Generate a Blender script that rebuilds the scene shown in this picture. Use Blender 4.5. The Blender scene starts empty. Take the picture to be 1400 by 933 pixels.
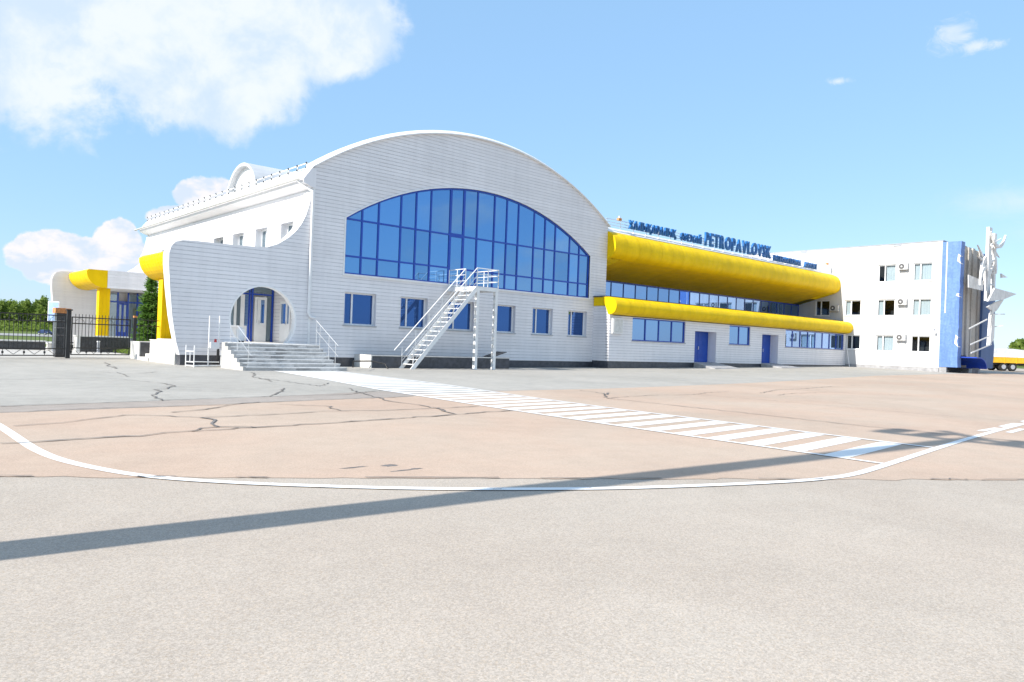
import bpy, bmesh, math, random
from mathutils import Vector, Matrix
from mathutils.geometry import tessellate_polygon
random.seed(7)
S = bpy.context.scene
COL = S.collection
rad = math.radians

# ------------------------------------------------------------------ camera
cam_d = bpy.data.cameras.new('camera')
cam = bpy.data.objects.new('camera', cam_d)
COL.objects.link(cam)
cam_d.sensor_width = 36.0
cam_d.lens = 26.11
cam_d.clip_end = 9000
cr, cu, cf = (0.74583, -0.66515, 0.03637), (-0.0299, 0.02111, 0.99933), (0.66547, 0.74641, 0.00414)
cam.matrix_world = Matrix(((cr[0], cu[0], -cf[0], 0), (cr[1], cu[1], -cf[1], 0), (cr[2], cu[2], -cf[2], 1.45), (0, 0, 0, 1)))
S.camera = cam

# ------------------------------------------------------------------ light
SUN_EL, SUN_OFF = 36.0, 4.5            # elevation; degrees behind the facade line, on the left (-X)
sd = Vector((-math.cos(rad(SUN_OFF)) * math.cos(rad(SUN_EL)), math.sin(rad(SUN_OFF)) * math.cos(rad(SUN_EL)), math.sin(rad(SUN_EL))))
sun_d = bpy.data.lights.new('sun', 'SUN')
sun_d.energy = 4.0
sun_d.angle = rad(0.53)
sun_d.color = (1.0, 0.94, 0.86)
sun = bpy.data.objects.new('sun', sun_d)
COL.objects.link(sun)
sun.rotation_euler = sd.to_track_quat('Z', 'Y').to_euler()
sun.location = (-60, 5, 60)
S.view_settings.view_transform = 'Standard'
S.view_settings.look = 'None'
S.view_settings.exposure = 0.85
S.view_settings.gamma = 1.0
S.view_settings.use_curve_mapping = False

W = bpy.data.worlds.new('World')
S.world = W
W.use_nodes = True
wt = W.node_tree
wt.nodes.clear()

class NT:
    """small node-tree helper"""
    def __init__(s, t): s.t = t
    def n(s, typ, **kw):
        nd = s.t.nodes.new(typ)
        for k, v in kw.items():
            if k.startswith('i_'):
                nd.inputs[k[2:].replace('_', ' ')].default_value = v
            else:
                setattr(nd, k, v)
        return nd
    def l(s, a, b): s.t.links.new(a, b)
    def sock(s, v, inp):
        if isinstance(v, bpy.types.NodeSocket): s.l(v, inp)
        elif v is not None: inp.default_value = v
    def math(s, op, a, b=None, c=None, clamp=False):
        nd = s.n('ShaderNodeMath', operation=op, use_clamp=clamp)
        for i, v in enumerate((a, b, c)): s.sock(v, nd.inputs[i])
        return nd.outputs[0]
    def maprange(s, v, a, b, c=0.0, d=1.0, smooth=True):
        nd = s.n('ShaderNodeMapRange', interpolation_type='SMOOTHSTEP' if smooth else 'LINEAR')
        s.sock(v, nd.inputs[0])
        for i, q in enumerate((a, b, c, d)): nd.inputs[i + 1].default_value = q
        return nd.outputs[0]
    def mix(s, f, a, b, mode='MIX'):
        nd = s.n('ShaderNodeMix', data_type='RGBA', blend_type=mode)
        s.sock(f, nd.inputs[0])
        for v, i in ((a, 6), (b, 7)):
            if isinstance(v, (tuple, list)): v = (*v, 1.0)[:4]
            s.sock(v, nd.inputs[i])
        return nd.outputs[2]
    def noise(s, vec, scale, detail=4, rough=0.55, dist=0.0):
        nd = s.n('ShaderNodeTexNoise')
        if vec is not None: s.l(vec, nd.inputs['Vector'])
        nd.inputs['Scale'].default_value = scale
        nd.inputs['Detail'].default_value = detail
        nd.inputs['Roughness'].default_value = rough
        nd.inputs['Distortion'].default_value = dist
        return nd.outputs[0]
    def scale(s, vec, xyz):
        nd = s.n('ShaderNodeMapping')
        s.l(vec, nd.inputs[0])
        nd.inputs['Scale'].default_value = xyz
        return nd.outputs[0]

k = NT(wt)
sky = k.n('ShaderNodeTexSky', sky_type='NISHITA', sun_disc=False)
sky.sun_elevation = rad(SUN_EL)
sky.sun_rotation = math.atan2(sd.x, sd.y)
sky.air_density = 1.15
sky.dust_density = 0.35
sky.ozone_density = 2.2
sky.altitude = 150
tc = k.n('ShaderNodeTexCoord')
dirv = tc.outputs['Generated']
sep = k.n('ShaderNodeSeparateXYZ')
k.l(dirv, sep.inputs[0])
az = k.math('MULTIPLY', k.math('ARCTAN2', sep.outputs[0], sep.outputs[1]), 180 / math.pi)
el = k.math('MULTIPLY', k.math('ARCSINE', sep.outputs[2]), 180 / math.pi)
n_b1 = k.noise(dirv, 6.0, 6, 0.6, 0.4)
n_b2 = k.noise(dirv, 26.0, 8, 0.62, 0.3)
n_big = k.math('ADD', k.math('MULTIPLY', n_b1, 0.74), k.math('MULTIPLY', n_b2, 0.26))
n_puff = k.noise(dirv, 19.0, 10, 0.60, 0.15)
n_wisp = k.noise(k.scale(dirv, (1, 1, 1.8)), 34.0, 10, 0.68, 0.8)
def ellipse(a0, e0, wa, we):
    da = k.math('DIVIDE', k.math('SUBTRACT', az, a0), wa)
    de = k.math('DIVIDE', k.math('SUBTRACT', el, e0), we)
    r = k.math('SQRT', k.math('ADD', k.math('MULTIPLY', da, da), k.math('MULTIPLY', de, de)))
    return k.math('SUBTRACT', 1.0, r)
def cloud(es, noise, amt, lo, hi):
    m = None
    for e in es:
        v = ellipse(*e)
        m = v if m is None else k.math('MAXIMUM', m, v)
    v = k.math('ADD', m, k.math('MULTIPLY', k.math('SUBTRACT', noise, 0.5), amt))
    return k.maprange(v, lo, hi)
m_big = cloud([(4, 25, 22, 12.8), (18, 19.8, 9.5, 6.6), (25, 22.5, 7.5, 5), (-16, 21, 20, 8)], n_big, 1.35, -0.04, 0.20)
m_cum = cloud([(10.4, 4.6, 3.0, 2.0), (13.5, 5.6, 1.7, 2.2), (16.6, 4.4, 3.4, 2.0), (19.4, 9.5, 2.6, 1.7), (17.6, 7.9, 2.6, 1.0), (-4, 5.0, 7, 2.4), (-28, 6, 12, 3.6)], n_puff, 1.0, 0.0, 0.10)
m_wis = k.math('MULTIPLY', cloud([(71.7, 20.8, 1.7, 1.3), (73.2, 19.9, 1.8, 0.5), (64.9, 18.8, 1.0, 0.35)], n_wisp, 2.2, 0.05, 1.0), 0.8)
m_low = cloud([(76, 10.2, 6.5, 1.5), (80, 8.4, 7, 1.3)], n_wisp, 1.0, 0.0, 1.3)
m_low = k.math('MULTIPLY', m_low, 0.5)
# the rest of the sky: scattered cloud out of view, cover raised to add fill light
away = k.math('MAXIMUM', k.maprange(az, 86, 100), k.maprange(az, -12, -30))
n_far = k.noise(k.scale(dirv, (1, 1, 2.2)), 3.2, 8, 0.58, 0.2)
m_far = k.math('MULTIPLY', k.math('MULTIPLY', k.maprange(n_far, 0.46, 0.58), away), k.maprange(el, 1.0, 6.0))
m_far = k.math('MULTIPLY', m_far, 0.9)
mask = m_big
for q in (m_cum, m_wis, m_low, m_far): mask = k.math('MAXIMUM', mask, q)
mask = k.math('MULTIPLY', mask, 0.93)
n_sh = k.noise(dirv, 11.0, 6, 0.6, 0.2)
ccol = k.mix(k.maprange(n_sh, 0.38, 0.62), (3.3, 3.95, 4.85), (4.4, 4.65, 4.9))
n_cu = k.noise(k.scale(dirv, (1, 1, 1.6)), 24.0, 6, 0.6, 0.2)
ccol = k.mix(m_cum, ccol, k.mix(k.maprange(n_cu, 0.40, 0.62), (3.5, 3.95, 4.7), (4.9, 4.65, 4.7)))
skyc = k.mix(0.66, k.mix(1.0, sky.outputs[0], (0.98, 0.98, 0.98), 'MULTIPLY'), (1.78, 3.15, 4.9))
out_c = k.mix(mask, skyc, ccol)
bg = k.n('ShaderNodeBackground')
k.l(out_c, bg.inputs[0])
bg.inputs[1].default_value = 0.12
wo = k.n('ShaderNodeOutputWorld')
k.l(bg.outputs[0], wo.inputs[0])

# ------------------------------------------------------------------ materials
M = {}
def base_mat(name, rough=0.6, metallic=0.0, spec=0.5):
    m = bpy.data.materials.new(name)
    m.use_nodes = True
    t = NT(m.node_tree)
    b = m.node_tree.nodes['Principled BSDF']
    b.inputs['Roughness'].default_value = rough
    b.inputs['Metallic'].default_value = metallic
    b.inputs['Specular IOR Level'].default_value = spec
    geo = t.n('ShaderNodeNewGeometry')
    M[name] = m
    return m, t, b, geo.outputs['Position']
def bump(t, b, h, strength=0.2, dist=0.02):
    bp = t.n('ShaderNodeBump')
    bp.inputs['Strength'].default_value = strength
    bp.inputs['Distance'].default_value = dist
    t.l(h, bp.inputs['Height'])
    t.l(bp.outputs[0], b.inputs['Normal'])
def simple(name, col, rough=0.5, metallic=0.0, var=0.12, nscale=3.0, objvar=0.0, spec=0.5, bumps=0.0, fine=None):
    """colour with weathering noise, optional per-object variation"""
    m, t, b, pos = base_mat(name, rough, metallic, spec)
    n = t.noise(pos, nscale, 6, 0.6)
    f = t.maprange(n, 0.3, 0.7, 1 - var, 1 + var)
    if fine:
        n2 = t.noise(pos, fine, 2, 0.6)
        f = t.math('MULTIPLY', f, t.maprange(n2, 0.25, 0.75, 1 - var, 1 + var))
    if objvar:
        oi = t.n('ShaderNodeObjectInfo')
        f = t.math('MULTIPLY', f, t.maprange(oi.outputs['Random'], 0, 1, 1 - objvar, 1 + objvar, False))
    vm = t.n('ShaderNodeVectorMath', operation='SCALE')
    vm.inputs[0].default_value = col
    t.l(f, vm.inputs['Scale'])
    t.l(vm.outputs[0], b.inputs['Base Color'])
    if bumps: bump(t, b, n, bumps, 0.02)
    return m

# cladding planks: off-white painted metal with rain streaks
m, t, b, pos = base_mat('panel_white', 0.42)
oi = t.n('ShaderNodeObjectInfo')
st = t.noise(t.scale(pos, (1.4, 1.4, 0.12)), 2.2, 6, 0.62)
bl = t.noise(pos, 0.35, 4, 0.5)
f = t.math('MULTIPLY', t.maprange(st, 0.35, 0.75, 1.015, 0.945), t.maprange(bl, 0.3, 0.7, 0.96, 1.03))
f = t.math('MULTIPLY', f, t.maprange(oi.outputs['Random'], 0, 1, 0.955, 1.025, False))
vm = t.n('ShaderNodeVectorMath', operation='SCALE'); vm.inputs[0].default_value = (0.80, 0.785, 0.80)
t.l(f, vm.inputs['Scale']); t.l(vm.outputs[0], b.inputs['Base Color'])
simple('backing', (0.60, 0.60, 0.62), 0.6)
simple('trim_white', (0.80, 0.80, 0.80), 0.4, var=0.05)
simple('roof_metal', (0.56, 0.57, 0.58), 0.4, var=0.08, nscale=0.6)
m, t, b, pos = base_mat('plaster', 0.75)
st = t.noise(t.scale(pos, (1.2, 1.2, 0.1)), 1.8, 6, 0.62)
bl = t.noise(pos, 0.5, 5, 0.5)
f = t.math('MULTIPLY', t.maprange(st, 0.4, 0.75, 1.02, 0.90), t.maprange(bl, 0.3, 0.7, 0.96, 1.03))
vm = t.n('ShaderNodeVectorMath', operation='SCALE'); vm.inputs[0].default_value = (0.62, 0.62, 0.625)
t.l(f, vm.inputs['Scale']); t.l(vm.outputs[0], b.inputs['Base Color'])
simple('plinth_dark', (0.060, 0.064, 0.078), 0.35, var=0.3, nscale=4, fine=60)
simple('plinth_grey', (0.34, 0.34, 0.35), 0.8, var=0.2, nscale=3)
simple('granite_black', (0.05, 0.052, 0.058), 0.3, var=0.35, nscale=8, fine=80)
simple('concrete_white', (0.66, 0.65, 0.62), 0.8, var=0.12, nscale=2.5, fine=40)
simple('stone_step', (0.52, 0.52, 0.515), 0.6, var=0.0, nscale=1.0)
m = M['stone_step']; m.node_tree.nodes.clear()
t = NT(m.node_tree); b = t.n('ShaderNodeBsdfPrincipled'); o = t.n('ShaderNodeOutputMaterial'); t.l(b.outputs[0], o.inputs[0])
geo = t.n('ShaderNodeNewGeometry'); pos = geo.outputs['Position']
vo = t.n('ShaderNodeTexVoronoi'); t.l(t.scale(pos, (1.5, 0.01, 6.0)), vo.inputs['Vector']); vo.inputs['Scale'].default_value = 1.0
bw = t.n('ShaderNodeSeparateColor'); t.l(vo.outputs['Color'], bw.inputs[0])
n = t.noise(pos, 6, 6, 0.65)
f = t.math('MULTIPLY', t.maprange(bw.outputs[0], 0, 1, 0.50, 1.25, False), t.maprange(n, 0.3, 0.7, 0.82, 1.12))
vm = t.n('ShaderNodeVectorMath', operation='SCALE'); vm.inputs[0].default_value = (0.48, 0.47, 0.46)
t.l(f, vm.inputs['Scale']); t.l(vm.outputs[0], b.inputs['Base Color']); b.inputs['Roughness'].default_value = 0.55
simple('stone_tread', (0.66, 0.655, 0.64), 0.6, var=0.10, nscale=5, fine=60)
simple('frame_blue', (0.012, 0.065, 0.42), 0.35, var=0.08)
simple('door_blue', (0.010, 0.070, 0.40), 0.4, var=0.10, nscale=1.5)
simple('letter_blue', (0.014, 0.13, 0.38), 0.4, var=0.06)
simple('frame_white', (0.80, 0.81, 0.82), 0.4, var=0.04)
simple('sill_grey', (0.42, 0.43, 0.45), 0.5, var=0.08)
simple('steel_white', (0.80, 0.80, 0.79), 0.4, var=0.06)
simple('steel_black', (0.018, 0.018, 0.020), 0.45, var=0.2)
simple('steel_grey', (0.36, 0.38, 0.42), 0.45, var=0.1)
simple('stainless', (0.72, 0.72, 0.72), 0.28, metallic=0.6, var=0.05)
# yellow composite panels with faint waviness and dirt streaks
def yellow(name, col, wave, grime):
    m, t, b, pos = base_mat(name, 0.45, 0.0, 0.10)
    oi = t.n('ShaderNodeObjectInfo')
    n = t.noise(t.scale(pos, (0.6, 1, 0.35)), 2.2, 6, 0.6)
    f = t.math('MULTIPLY', t.maprange(n, 0.3, 0.72, 1.04, 1 - grime), t.maprange(oi.outputs['Random'], 0, 1, 0.95, 1.03, False))
    vm = t.n('ShaderNodeVectorMath', operation='SCALE'); vm.inputs[0].default_value = col
    t.l(f, vm.inputs['Scale']); t.l(vm.outputs[0], b.inputs['Base Color'])
    n2 = t.noise(t.scale(pos, (1, 1, 0.6)), 1.7, 4, 0.55)
    bump(t, b, n2, wave, 0.25)
yellow('yellow_panel', (0.86, 0.55, 0.003), 0.16, 0.12)
yellow('yellow_roof', (0.88, 0.59, 0.006), 0.22, 0.12)
def glass(name, col, metallic, rough, spec=0.6, wob=0.0):
    m, t, b, pos = base_mat(name, rough, metallic, spec)
    oi = t.n('ShaderNodeObjectInfo')
    vm = t.n('ShaderNodeVectorMath', operation='SCALE'); vm.inputs[0].default_value = col
    t.l(t.maprange(oi.outputs['Random'], 0, 1, 0.88, 1.12, False), vm.inputs['Scale'])
    t.l(vm.outputs[0], b.inputs['Base Color'])
    if wob:
        bump(t, b, t.noise(pos, 0.8, 2, 0.5), wob, 0.05)
glass('glass_mirror', (0.16, 0.325, 0.58), 0.92, 0.015, wob=0.03)
glass('glass_strip', (0.22, 0.36, 0.62), 0.90, 0.015, wob=0.03)
glass('glass_blue', (0.04, 0.11, 0.32), 0.75, 0.03, wob=0.02)
glass('glass_dark', (0.022, 0.026, 0.030), 0.0, 0.03, 0.8)
glass('glass_grey', (0.20, 0.26, 0.30), 0.6, 0.04)
# clear office panes with curtains behind them
m = bpy.data.materials.new('glass_clear'); m.use_nodes = True; M['glass_clear'] = m
t = NT(m.node_tree); m.node_tree.nodes.clear()
o = t.n('ShaderNodeOutputMaterial'); tr = t.n('ShaderNodeBsdfTransparent'); gl = t.n('ShaderNodeBsdfGlossy'); mx = t.n('ShaderNodeMixShader'); fr = t.n('ShaderNodeFresnel')
tr.inputs[0].default_value = (0.72, 0.80, 0.84, 1); gl.inputs['Roughness'].default_value = 0.02; fr.inputs[0].default_value = 1.7
t.l(fr.outputs[0], mx.inputs[0]); t.l(tr.outputs[0], mx.inputs[1]); t.l(gl.outputs[0], mx.inputs[2]); t.l(mx.outputs[0], o.inputs[0])
m, t, b, pos = base_mat('curtain', 0.9)
wv = t.n('ShaderNodeTexWave'); wv.inputs['Scale'].default_value = 3.2; wv.inputs['Distortion'].default_value = 2.0
t.l(t.scale(pos, (1, 1, 0.05)), wv.inputs['Vector']); wv.bands_direction = 'Y'
t.l(t.mix(wv.outputs[1], (0.50, 0.52, 0.53), (0.74, 0.74, 0.72)), b.inputs['Base Color'])
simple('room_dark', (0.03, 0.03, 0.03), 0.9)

# paving
def paving(name, c1, c2, fine_amt, dirt, nscale=0.35):
    m, t, b, pos = base_mat(name, 0.88, spec=0.25)
    n1 = t.noise(pos, nscale, 6, 0.6, 0.4)
    n2 = t.noise(pos, 2.1, 5, 0.65)
    col = t.mix(t.maprange(n1, 0.32, 0.68), c1, c2)
    vo = t.n('ShaderNodeTexVoronoi'); t.l(pos, vo.inputs['Vector']); vo.inputs['Scale'].default_value = 95
    sc = t.n('ShaderNodeSeparateColor'); t.l(vo.outputs['Color'], sc.inputs[0])
    f = t.maprange(sc.outputs[0], 0, 1, 1 - fine_amt, 1 + fine_amt, False)
    vo2 = t.n('ShaderNodeTexVoronoi'); t.l(pos, vo2.inputs['Vector']); vo2.inputs['Scale'].default_value = 230
    sc2 = t.n('ShaderNodeSeparateColor'); t.l(vo2.outputs['Color'], sc2.inputs[0])
    f = t.math('MULTIPLY', f, t.maprange(sc2.outputs[1], 0, 1, 1 - fine_amt, 1 + fine_amt, False))
    f = t.math('MULTIPLY', f, t.maprange(n2, 0.3, 0.72, 1 + dirt * 0.5, 1 - dirt))
    # warm and grey stones in the mix
    col = t.mix(t.maprange(sc.outputs[2], 0.7, 1.0, 0.0, 0.4), col, (c2[0] * 1.05, c2[1] * 0.94, c2[2] * 0.80))
    # scattered dark stains
    n3 = t.noise(pos, 1.3, 7, 0.7)
    f = t.math('MULTIPLY', f, t.maprange(n3, 0.66, 0.80, 1.0, 0.86))
    n4 = t.noise(t.scale(pos, (1, 1, 1)), 0.16, 4, 0.55, 0.8)
    f = t.math('MULTIPLY', f, t.maprange(n4, 0.35, 0.68, 1.04, 0.93))
    vm = t.n('ShaderNodeVectorMath', operation='SCALE'); t.l(col, vm.inputs[0]); t.l(f, vm.inputs['Scale'])
    t.l(vm.outputs[0], b.inputs['Base Color'])
    bump(t, b, sc.outputs[0], 0.28, 0.006)
paving('concrete_apron', (0.405, 0.350, 0.296), (0.435, 0.384, 0.328), 0.15, 0.04)
paving('concrete_pink', (0.475, 0.355, 0.275), (0.46, 0.37, 0.295), 0.10, 0.05, 0.25)
paving('asphalt_grey', (0.365, 0.35, 0.318), (0.40, 0.38, 0.345), 0.12, 0.10, 0.3)
paving('asphalt_band', (0.335, 0.29, 0.255), (0.34, 0.305, 0.275), 0.12, 0.08, 0.3)
paving('pale_paving', (0.43, 0.42, 0.40), (0.48, 0.47, 0.45), 0.10, 0.08)
simple('road_grey', (0.30, 0.30, 0.29), 0.9, var=0.1)
simple('tar', (0.16, 0.145, 0.135), 0.8, var=0.3, nscale=6)
def road_paint(name, worn):
    m, t, b, pos = base_mat(name, 0.7)
    n = t.noise(pos, 3.0, 8, 0.7); n2 = t.noise(pos, 55, 3, 0.6)
    w = t.maprange(t.math('ADD', n, t.math('MULTIPLY', n2, 0.45)), worn, worn + 0.16)
    t.l(t.mix(w, (0.80, 0.80, 0.79), (0.40, 0.36, 0.33)), b.inputs['Base Color'])
road_paint('paint_white', 0.80)
m, t, b, pos = base_mat('grass', 0.9, spec=0.1)
n = t.noise(pos, 0.06, 6, 0.6); n2 = t.noise(pos, 2.0, 5, 0.7)
c = t.mix(t.maprange(n, 0.35, 0.65), (0.085, 0.14, 0.028), (0.13, 0.165, 0.045))
t.l(t.mix(t.maprange(n2, 0.3, 0.7, 0, 0.6), c, (0.13, 0.15, 0.055)), b.inputs['Base Color'])
def leaves(name, c1, c2, c3):
    m, t, b, pos = base_mat(name, 0.65, spec=0.2)
    geo = [q for q in m.node_tree.nodes if q.type == 'NEW_GEOMETRY'][0]
    oi = t.n('ShaderNodeObjectInfo')
    c = t.mix(geo.outputs['Random Per Island'], c1, c2)
    c = t.mix(t.maprange(oi.outputs['Random'], 0, 1, 0, 0.7, False), c, c3)
    t.l(c, b.inputs['Base Color'])
    tl = t.n('ShaderNodeBsdfTranslucent'); t.l(c, tl.inputs[0])
    mx = t.n('ShaderNodeMixShader'); mx.inputs[0].default_value = 0.5
    o = [q for q in m.node_tree.nodes if q.type == 'OUTPUT_MATERIAL'][0]
    t.l(b.outputs[0], mx.inputs[1]); t.l(tl.outputs[0], mx.inputs[2]); t.l(mx.outputs[0], o.inputs[0])
leaves('leaf_birch', (0.12, 0.20, 0.032), (0.28, 0.36, 0.085), (0.21, 0.29, 0.06))
leaves('leaf_spruce', (0.08, 0.19, 0.035), (0.21, 0.36, 0.07), (0.13, 0.26, 0.05))
simple('bark_pale', (0.42, 0.40, 0.37), 0.9, var=0.3, nscale=5)
simple('bark_brown', (0.10, 0.07, 0.05), 0.9, var=0.3)
# mosaics of the office block
def mosaic(name, cols, scale, stretch):
    m, t, b, pos = base_mat(name, 0.55)
    n = t.noise(t.scale(pos, stretch), 1.6, 7, 0.62, 0.5)
    vo = t.n('ShaderNodeTexVoronoi'); t.l(pos, vo.inputs['Vector']); vo.inputs['Scale'].default_value = scale
    sc = t.n('ShaderNodeSeparateColor'); t.l(vo.outputs['Color'], sc.inputs[0])
    c = t.mix(t.maprange(n, 0.36, 0.60), cols[0], cols[1])
    c = t.mix(t.math('MULTIPLY', t.maprange(t.noise(pos, 1.6, 6, 0.7, 0.2), 0.50, 0.72), 0.75), c, cols[2])
    c = t.mix(t.math('MULTIPLY', sc.outputs[0], 0.5), c, cols[3])
    t.l(c, b.inputs['Base Color'])
    bump(t, b, sc.outputs[1], 0.3, 0.02)
mosaic('mosaic_blue', ((0.10, 0.20, 0.50), (0.14, 0.26, 0.56), (0.17, 0.29, 0.56), (0.08, 0.16, 0.46)), 7.0, (1, 1, 0.14))
mosaic('mosaic_blue_shaded', ((0.05, 0.11, 0.27), (0.06, 0.13, 0.30), (0.10, 0.18, 0.36), (0.05, 0.09, 0.26)), 7.0, (1, 1, 0.18))  # darker copy of the blue mosaic, shade put into its colour
mosaic('mosaic_grey', ((0.34, 0.31, 0.27), (0.46, 0.45, 0.43), (0.30, 0.28, 0.26), (0.55, 0.52, 0.47)), 7.0, (1.2, 1.2, 0.10))
simple('sculpt_white', (0.72, 0.72, 0.71), 0.5, var=0.12, nscale=2)
simple('awning_blue', (0.012, 0.055, 0.42), 0.4, var=0.1)
simple('orange_stone', (0.60, 0.25, 0.09), 0.7, var=0.3, nscale=6)
simple('rubber', (0.02, 0.02, 0.02), 0.8)
simple('truck_yellow', (0.75, 0.42, 0.02), 0.5, var=0.1)
simple('tarp', (0.62, 0.63, 0.65), 0.7, var=0.1)
simple('car_blue', (0.012, 0.03, 0.10), 0.25)
simple('sign_blue', (0.35, 0.50, 0.78), 0.5)
simple('red_paint', (0.45, 0.02, 0.02), 0.5)
simple('lamp_glass', (0.6, 0.6, 0.6), 0.2)
simple('casing_grey', (0.55, 0.55, 0.54), 0.5)
simple('bitumen', (0.10, 0.10, 0.10), 0.9, var=0.2)
simple('concrete_grey', (0.46, 0.45, 0.43), 0.85, var=0.14, nscale=2.0, fine=30)
simple('fan_dark', (0.10, 0.10, 0.105), 0.6)
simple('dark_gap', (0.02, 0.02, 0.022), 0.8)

# ------------------------------------------------------------------ builders
LOC = {}                       # world base point of each top-level thing
def thing(name, label, cat, loc=(0, 0, 0), group=None):
    o = bpy.data.objects.new(name, None)
    o.empty_display_size = 0.3
    COL.objects.link(o)
    o.location = loc
    o['label'] = label; o['category'] = cat
    if group: o['group'] = group
    LOC[o] = Vector(loc)
    return o
class MB:
    """collects geometry in world coordinates, links it as ONE object"""
    def __init__(s): s.v = []; s.f = []; s.sm = []
    def add(s, vs, fs, smooth=False):
        n = len(s.v)
        s.v += [tuple(p) for p in vs]
        s.f += [tuple(i + n for i in f) for f in fs]
        s.sm += [smooth] * len(fs)
        return s
    def box(s, x0, x1, y0, y1, z0, z1):
        x0, x1 = min(x0, x1), max(x0, x1); y0, y1 = min(y0, y1), max(y0, y1); z0, z1 = min(z0, z1), max(z0, z1)
        v = [(x0, y0, z0), (x1, y0, z0), (x1, y1, z0), (x0, y1, z0), (x0, y0, z1), (x1, y0, z1), (x1, y1, z1), (x0, y1, z1)]
        return s.add(v, [(3, 2, 1, 0), (4, 5, 6, 7), (0, 1, 5, 4), (1, 2, 6, 5), (2, 3, 7, 6), (3, 0, 4, 7)])
    def hexa(s, lo, hi):
        """lo, hi: two quads in matching order"""
        return s.add(list(lo) + list(hi), [(3, 2, 1, 0), (4, 5, 6, 7), (0, 1, 5, 4), (1, 2, 6, 5), (2, 3, 7, 6), (3, 0, 4, 7)])
    def bar(s, p, q, w, h, up=(0, 0, 1)):
        p, q = Vector(p), Vector(q)
        d = (q - p).normalized()
        u = Vector(up)
        if abs(d.dot(u)) > 0.98: u = Vector((1, 0, 0))
        a = d.cross(u).normalized() * w / 2
        c = a.cross(d).normalized() * h / 2
        return s.hexa([p - a - c, p + a - c, p + a + c, p - a + c], [q - a - c, q + a - c, q + a + c, q - a + c])
    def tube(s, p, q, r, n=8, r2=None, cap=True):
        p, q = Vector(p), Vector(q)
        d = (q - p).normalized()
        u = Vector((0, 0, 1)) if abs(d.z) < 0.95 else Vector((1, 0, 0))
        a = d.cross(u).normalized(); c = a.cross(d)
        r2 = r if r2 is None else r2
        v = []
        for pt, rr in ((p, r), (q, r2)):
            for i in range(n):
                t = 2 * math.pi * i / n
                v.append(pt + a * math.cos(t) * rr + c * math.sin(t) * rr)
        s.add(v, [(i, (i + 1) % n, (i + 1) % n + n, i + n) for i in range(n)], True)
        if cap: s.add(v, [tuple(range(n))[::-1], tuple(range(n, 2 * n))])
        return s
    def path(s, pts, r, n=8):
        for a, b in zip(pts, pts[1:]): s.tube(a, b, r, n)
        return s
    def prism(s, prof, f0, f1, smooth=False, caps=True, closed=True):
        """prof: 2-D points; f0/f1 map a point to the two ends"""
        n = len(prof)
        v = [f0(p) for p in prof] + [f1(p) for p in prof]
        rng = n if closed else n - 1
        s.add(v, [(i, (i + 1) % n, (i + 1) % n + n, i + n) for i in range(rng)], smooth)
        if caps:
            tris = tessellate_polygon([[Vector((p[0], p[1], 0)) for p in prof]])
            s.add(v, [tuple(tr) for tr in tris] + [tuple(i + n for i in tr)[::-1] for tr in tris])
        return s
    def quad(s, a, b, c, d): return s.add([a, b, c, d], [(0, 1, 2, 3)])
    def mesh(s, name, mat, off=Vector()):
        me = bpy.data.meshes.new(name)
        me.from_pydata([tuple(Vector(p) - off) for p in s.v], [], s.f)
        me.polygons.foreach_set('use_smooth', s.sm)
        me.materials.append(M[mat])
        me.update()
        return me
    def build(s, name, mat, parent=None, label=None, recalc=False):
        root = parent
        while root is not None and root.parent is not None: root = root.parent
        off = LOC.get(root, Vector())
        me = s.mesh(name, mat, off)
        if recalc:
            bm = bmesh.new(); bm.from_mesh(me)
            bmesh.ops.recalc_face_normals(bm, faces=bm.faces)
            bm.to_mesh(me); bm.free()
        o = bpy.data.objects.new(name, me)
        COL.objects.link(o)
        if parent is not None: o.parent = parent
        if label: o['label'] = label
        return o
def tagged(o, label, cat, group=None):
    o['label'] = label; o['category'] = cat
    if group: o['group'] = group
    return o
def struct(o): o['kind'] = 'structure'; return o
def instance(src, parent, delta):
    o = src.copy()
    COL.objects.link(o)
    o.parent = parent
    o.location = Vector(src.location) + Vector(delta)
    return o
def copy_tree(o, loc=None, rotz=None, scale=None, label=None, parent=None):
    c = o.copy(); COL.objects.link(c)
    if parent is not None: c.parent = parent
    if loc is not None: c.location = loc
    if rotz is not None: c.rotation_euler.z = rotz
    if scale is not None: c.scale = scale
    if label: c['label'] = label
    for ch in list(o.children): copy_tree(ch, parent=c)
    return c

def plane_y(Y, s=1):            # wall facing -Y (s=1): u = X, v = Z, d = out of the wall
    return lambda u, v, d: (u, Y - d * s, v)
def plane_x(X, s=1):            # wall facing -X (s=1): u = Y, v = Z
    return lambda u, v, d: (X - d * s, u, v)

def slab(mb, outline, holes, mp, d0, d1):
    """wall sheet with holes and thickness; d1 may be a function of (u, v)"""
    D1 = d1 if callable(d1) else (lambda u, v: d1)
    loops = [outline] + list(holes)
    tris = tessellate_polygon([[Vector((p[0], p[1], 0)) for p in L] for L in loops])
    flat = [p for L in loops for p in L]
    n = len(flat)
    v = [mp(p[0], p[1], d0) for p in flat] + [mp(p[0], p[1], D1(*p)) for p in flat]
    fs = [tuple(tr) for tr in tris] + [tuple(i + n for i in tr)[::-1] for tr in tris]
    mb.add(v, fs)
    base = 0; side = []
    for L in loops:
        m = len(L)
        side += [(base + i, base + (i + 1) % m, base + (i + 1) % m + n, base + i + n) for i in range(m)]
        base += m
    mb.add(v, side)
    return mb

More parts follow.
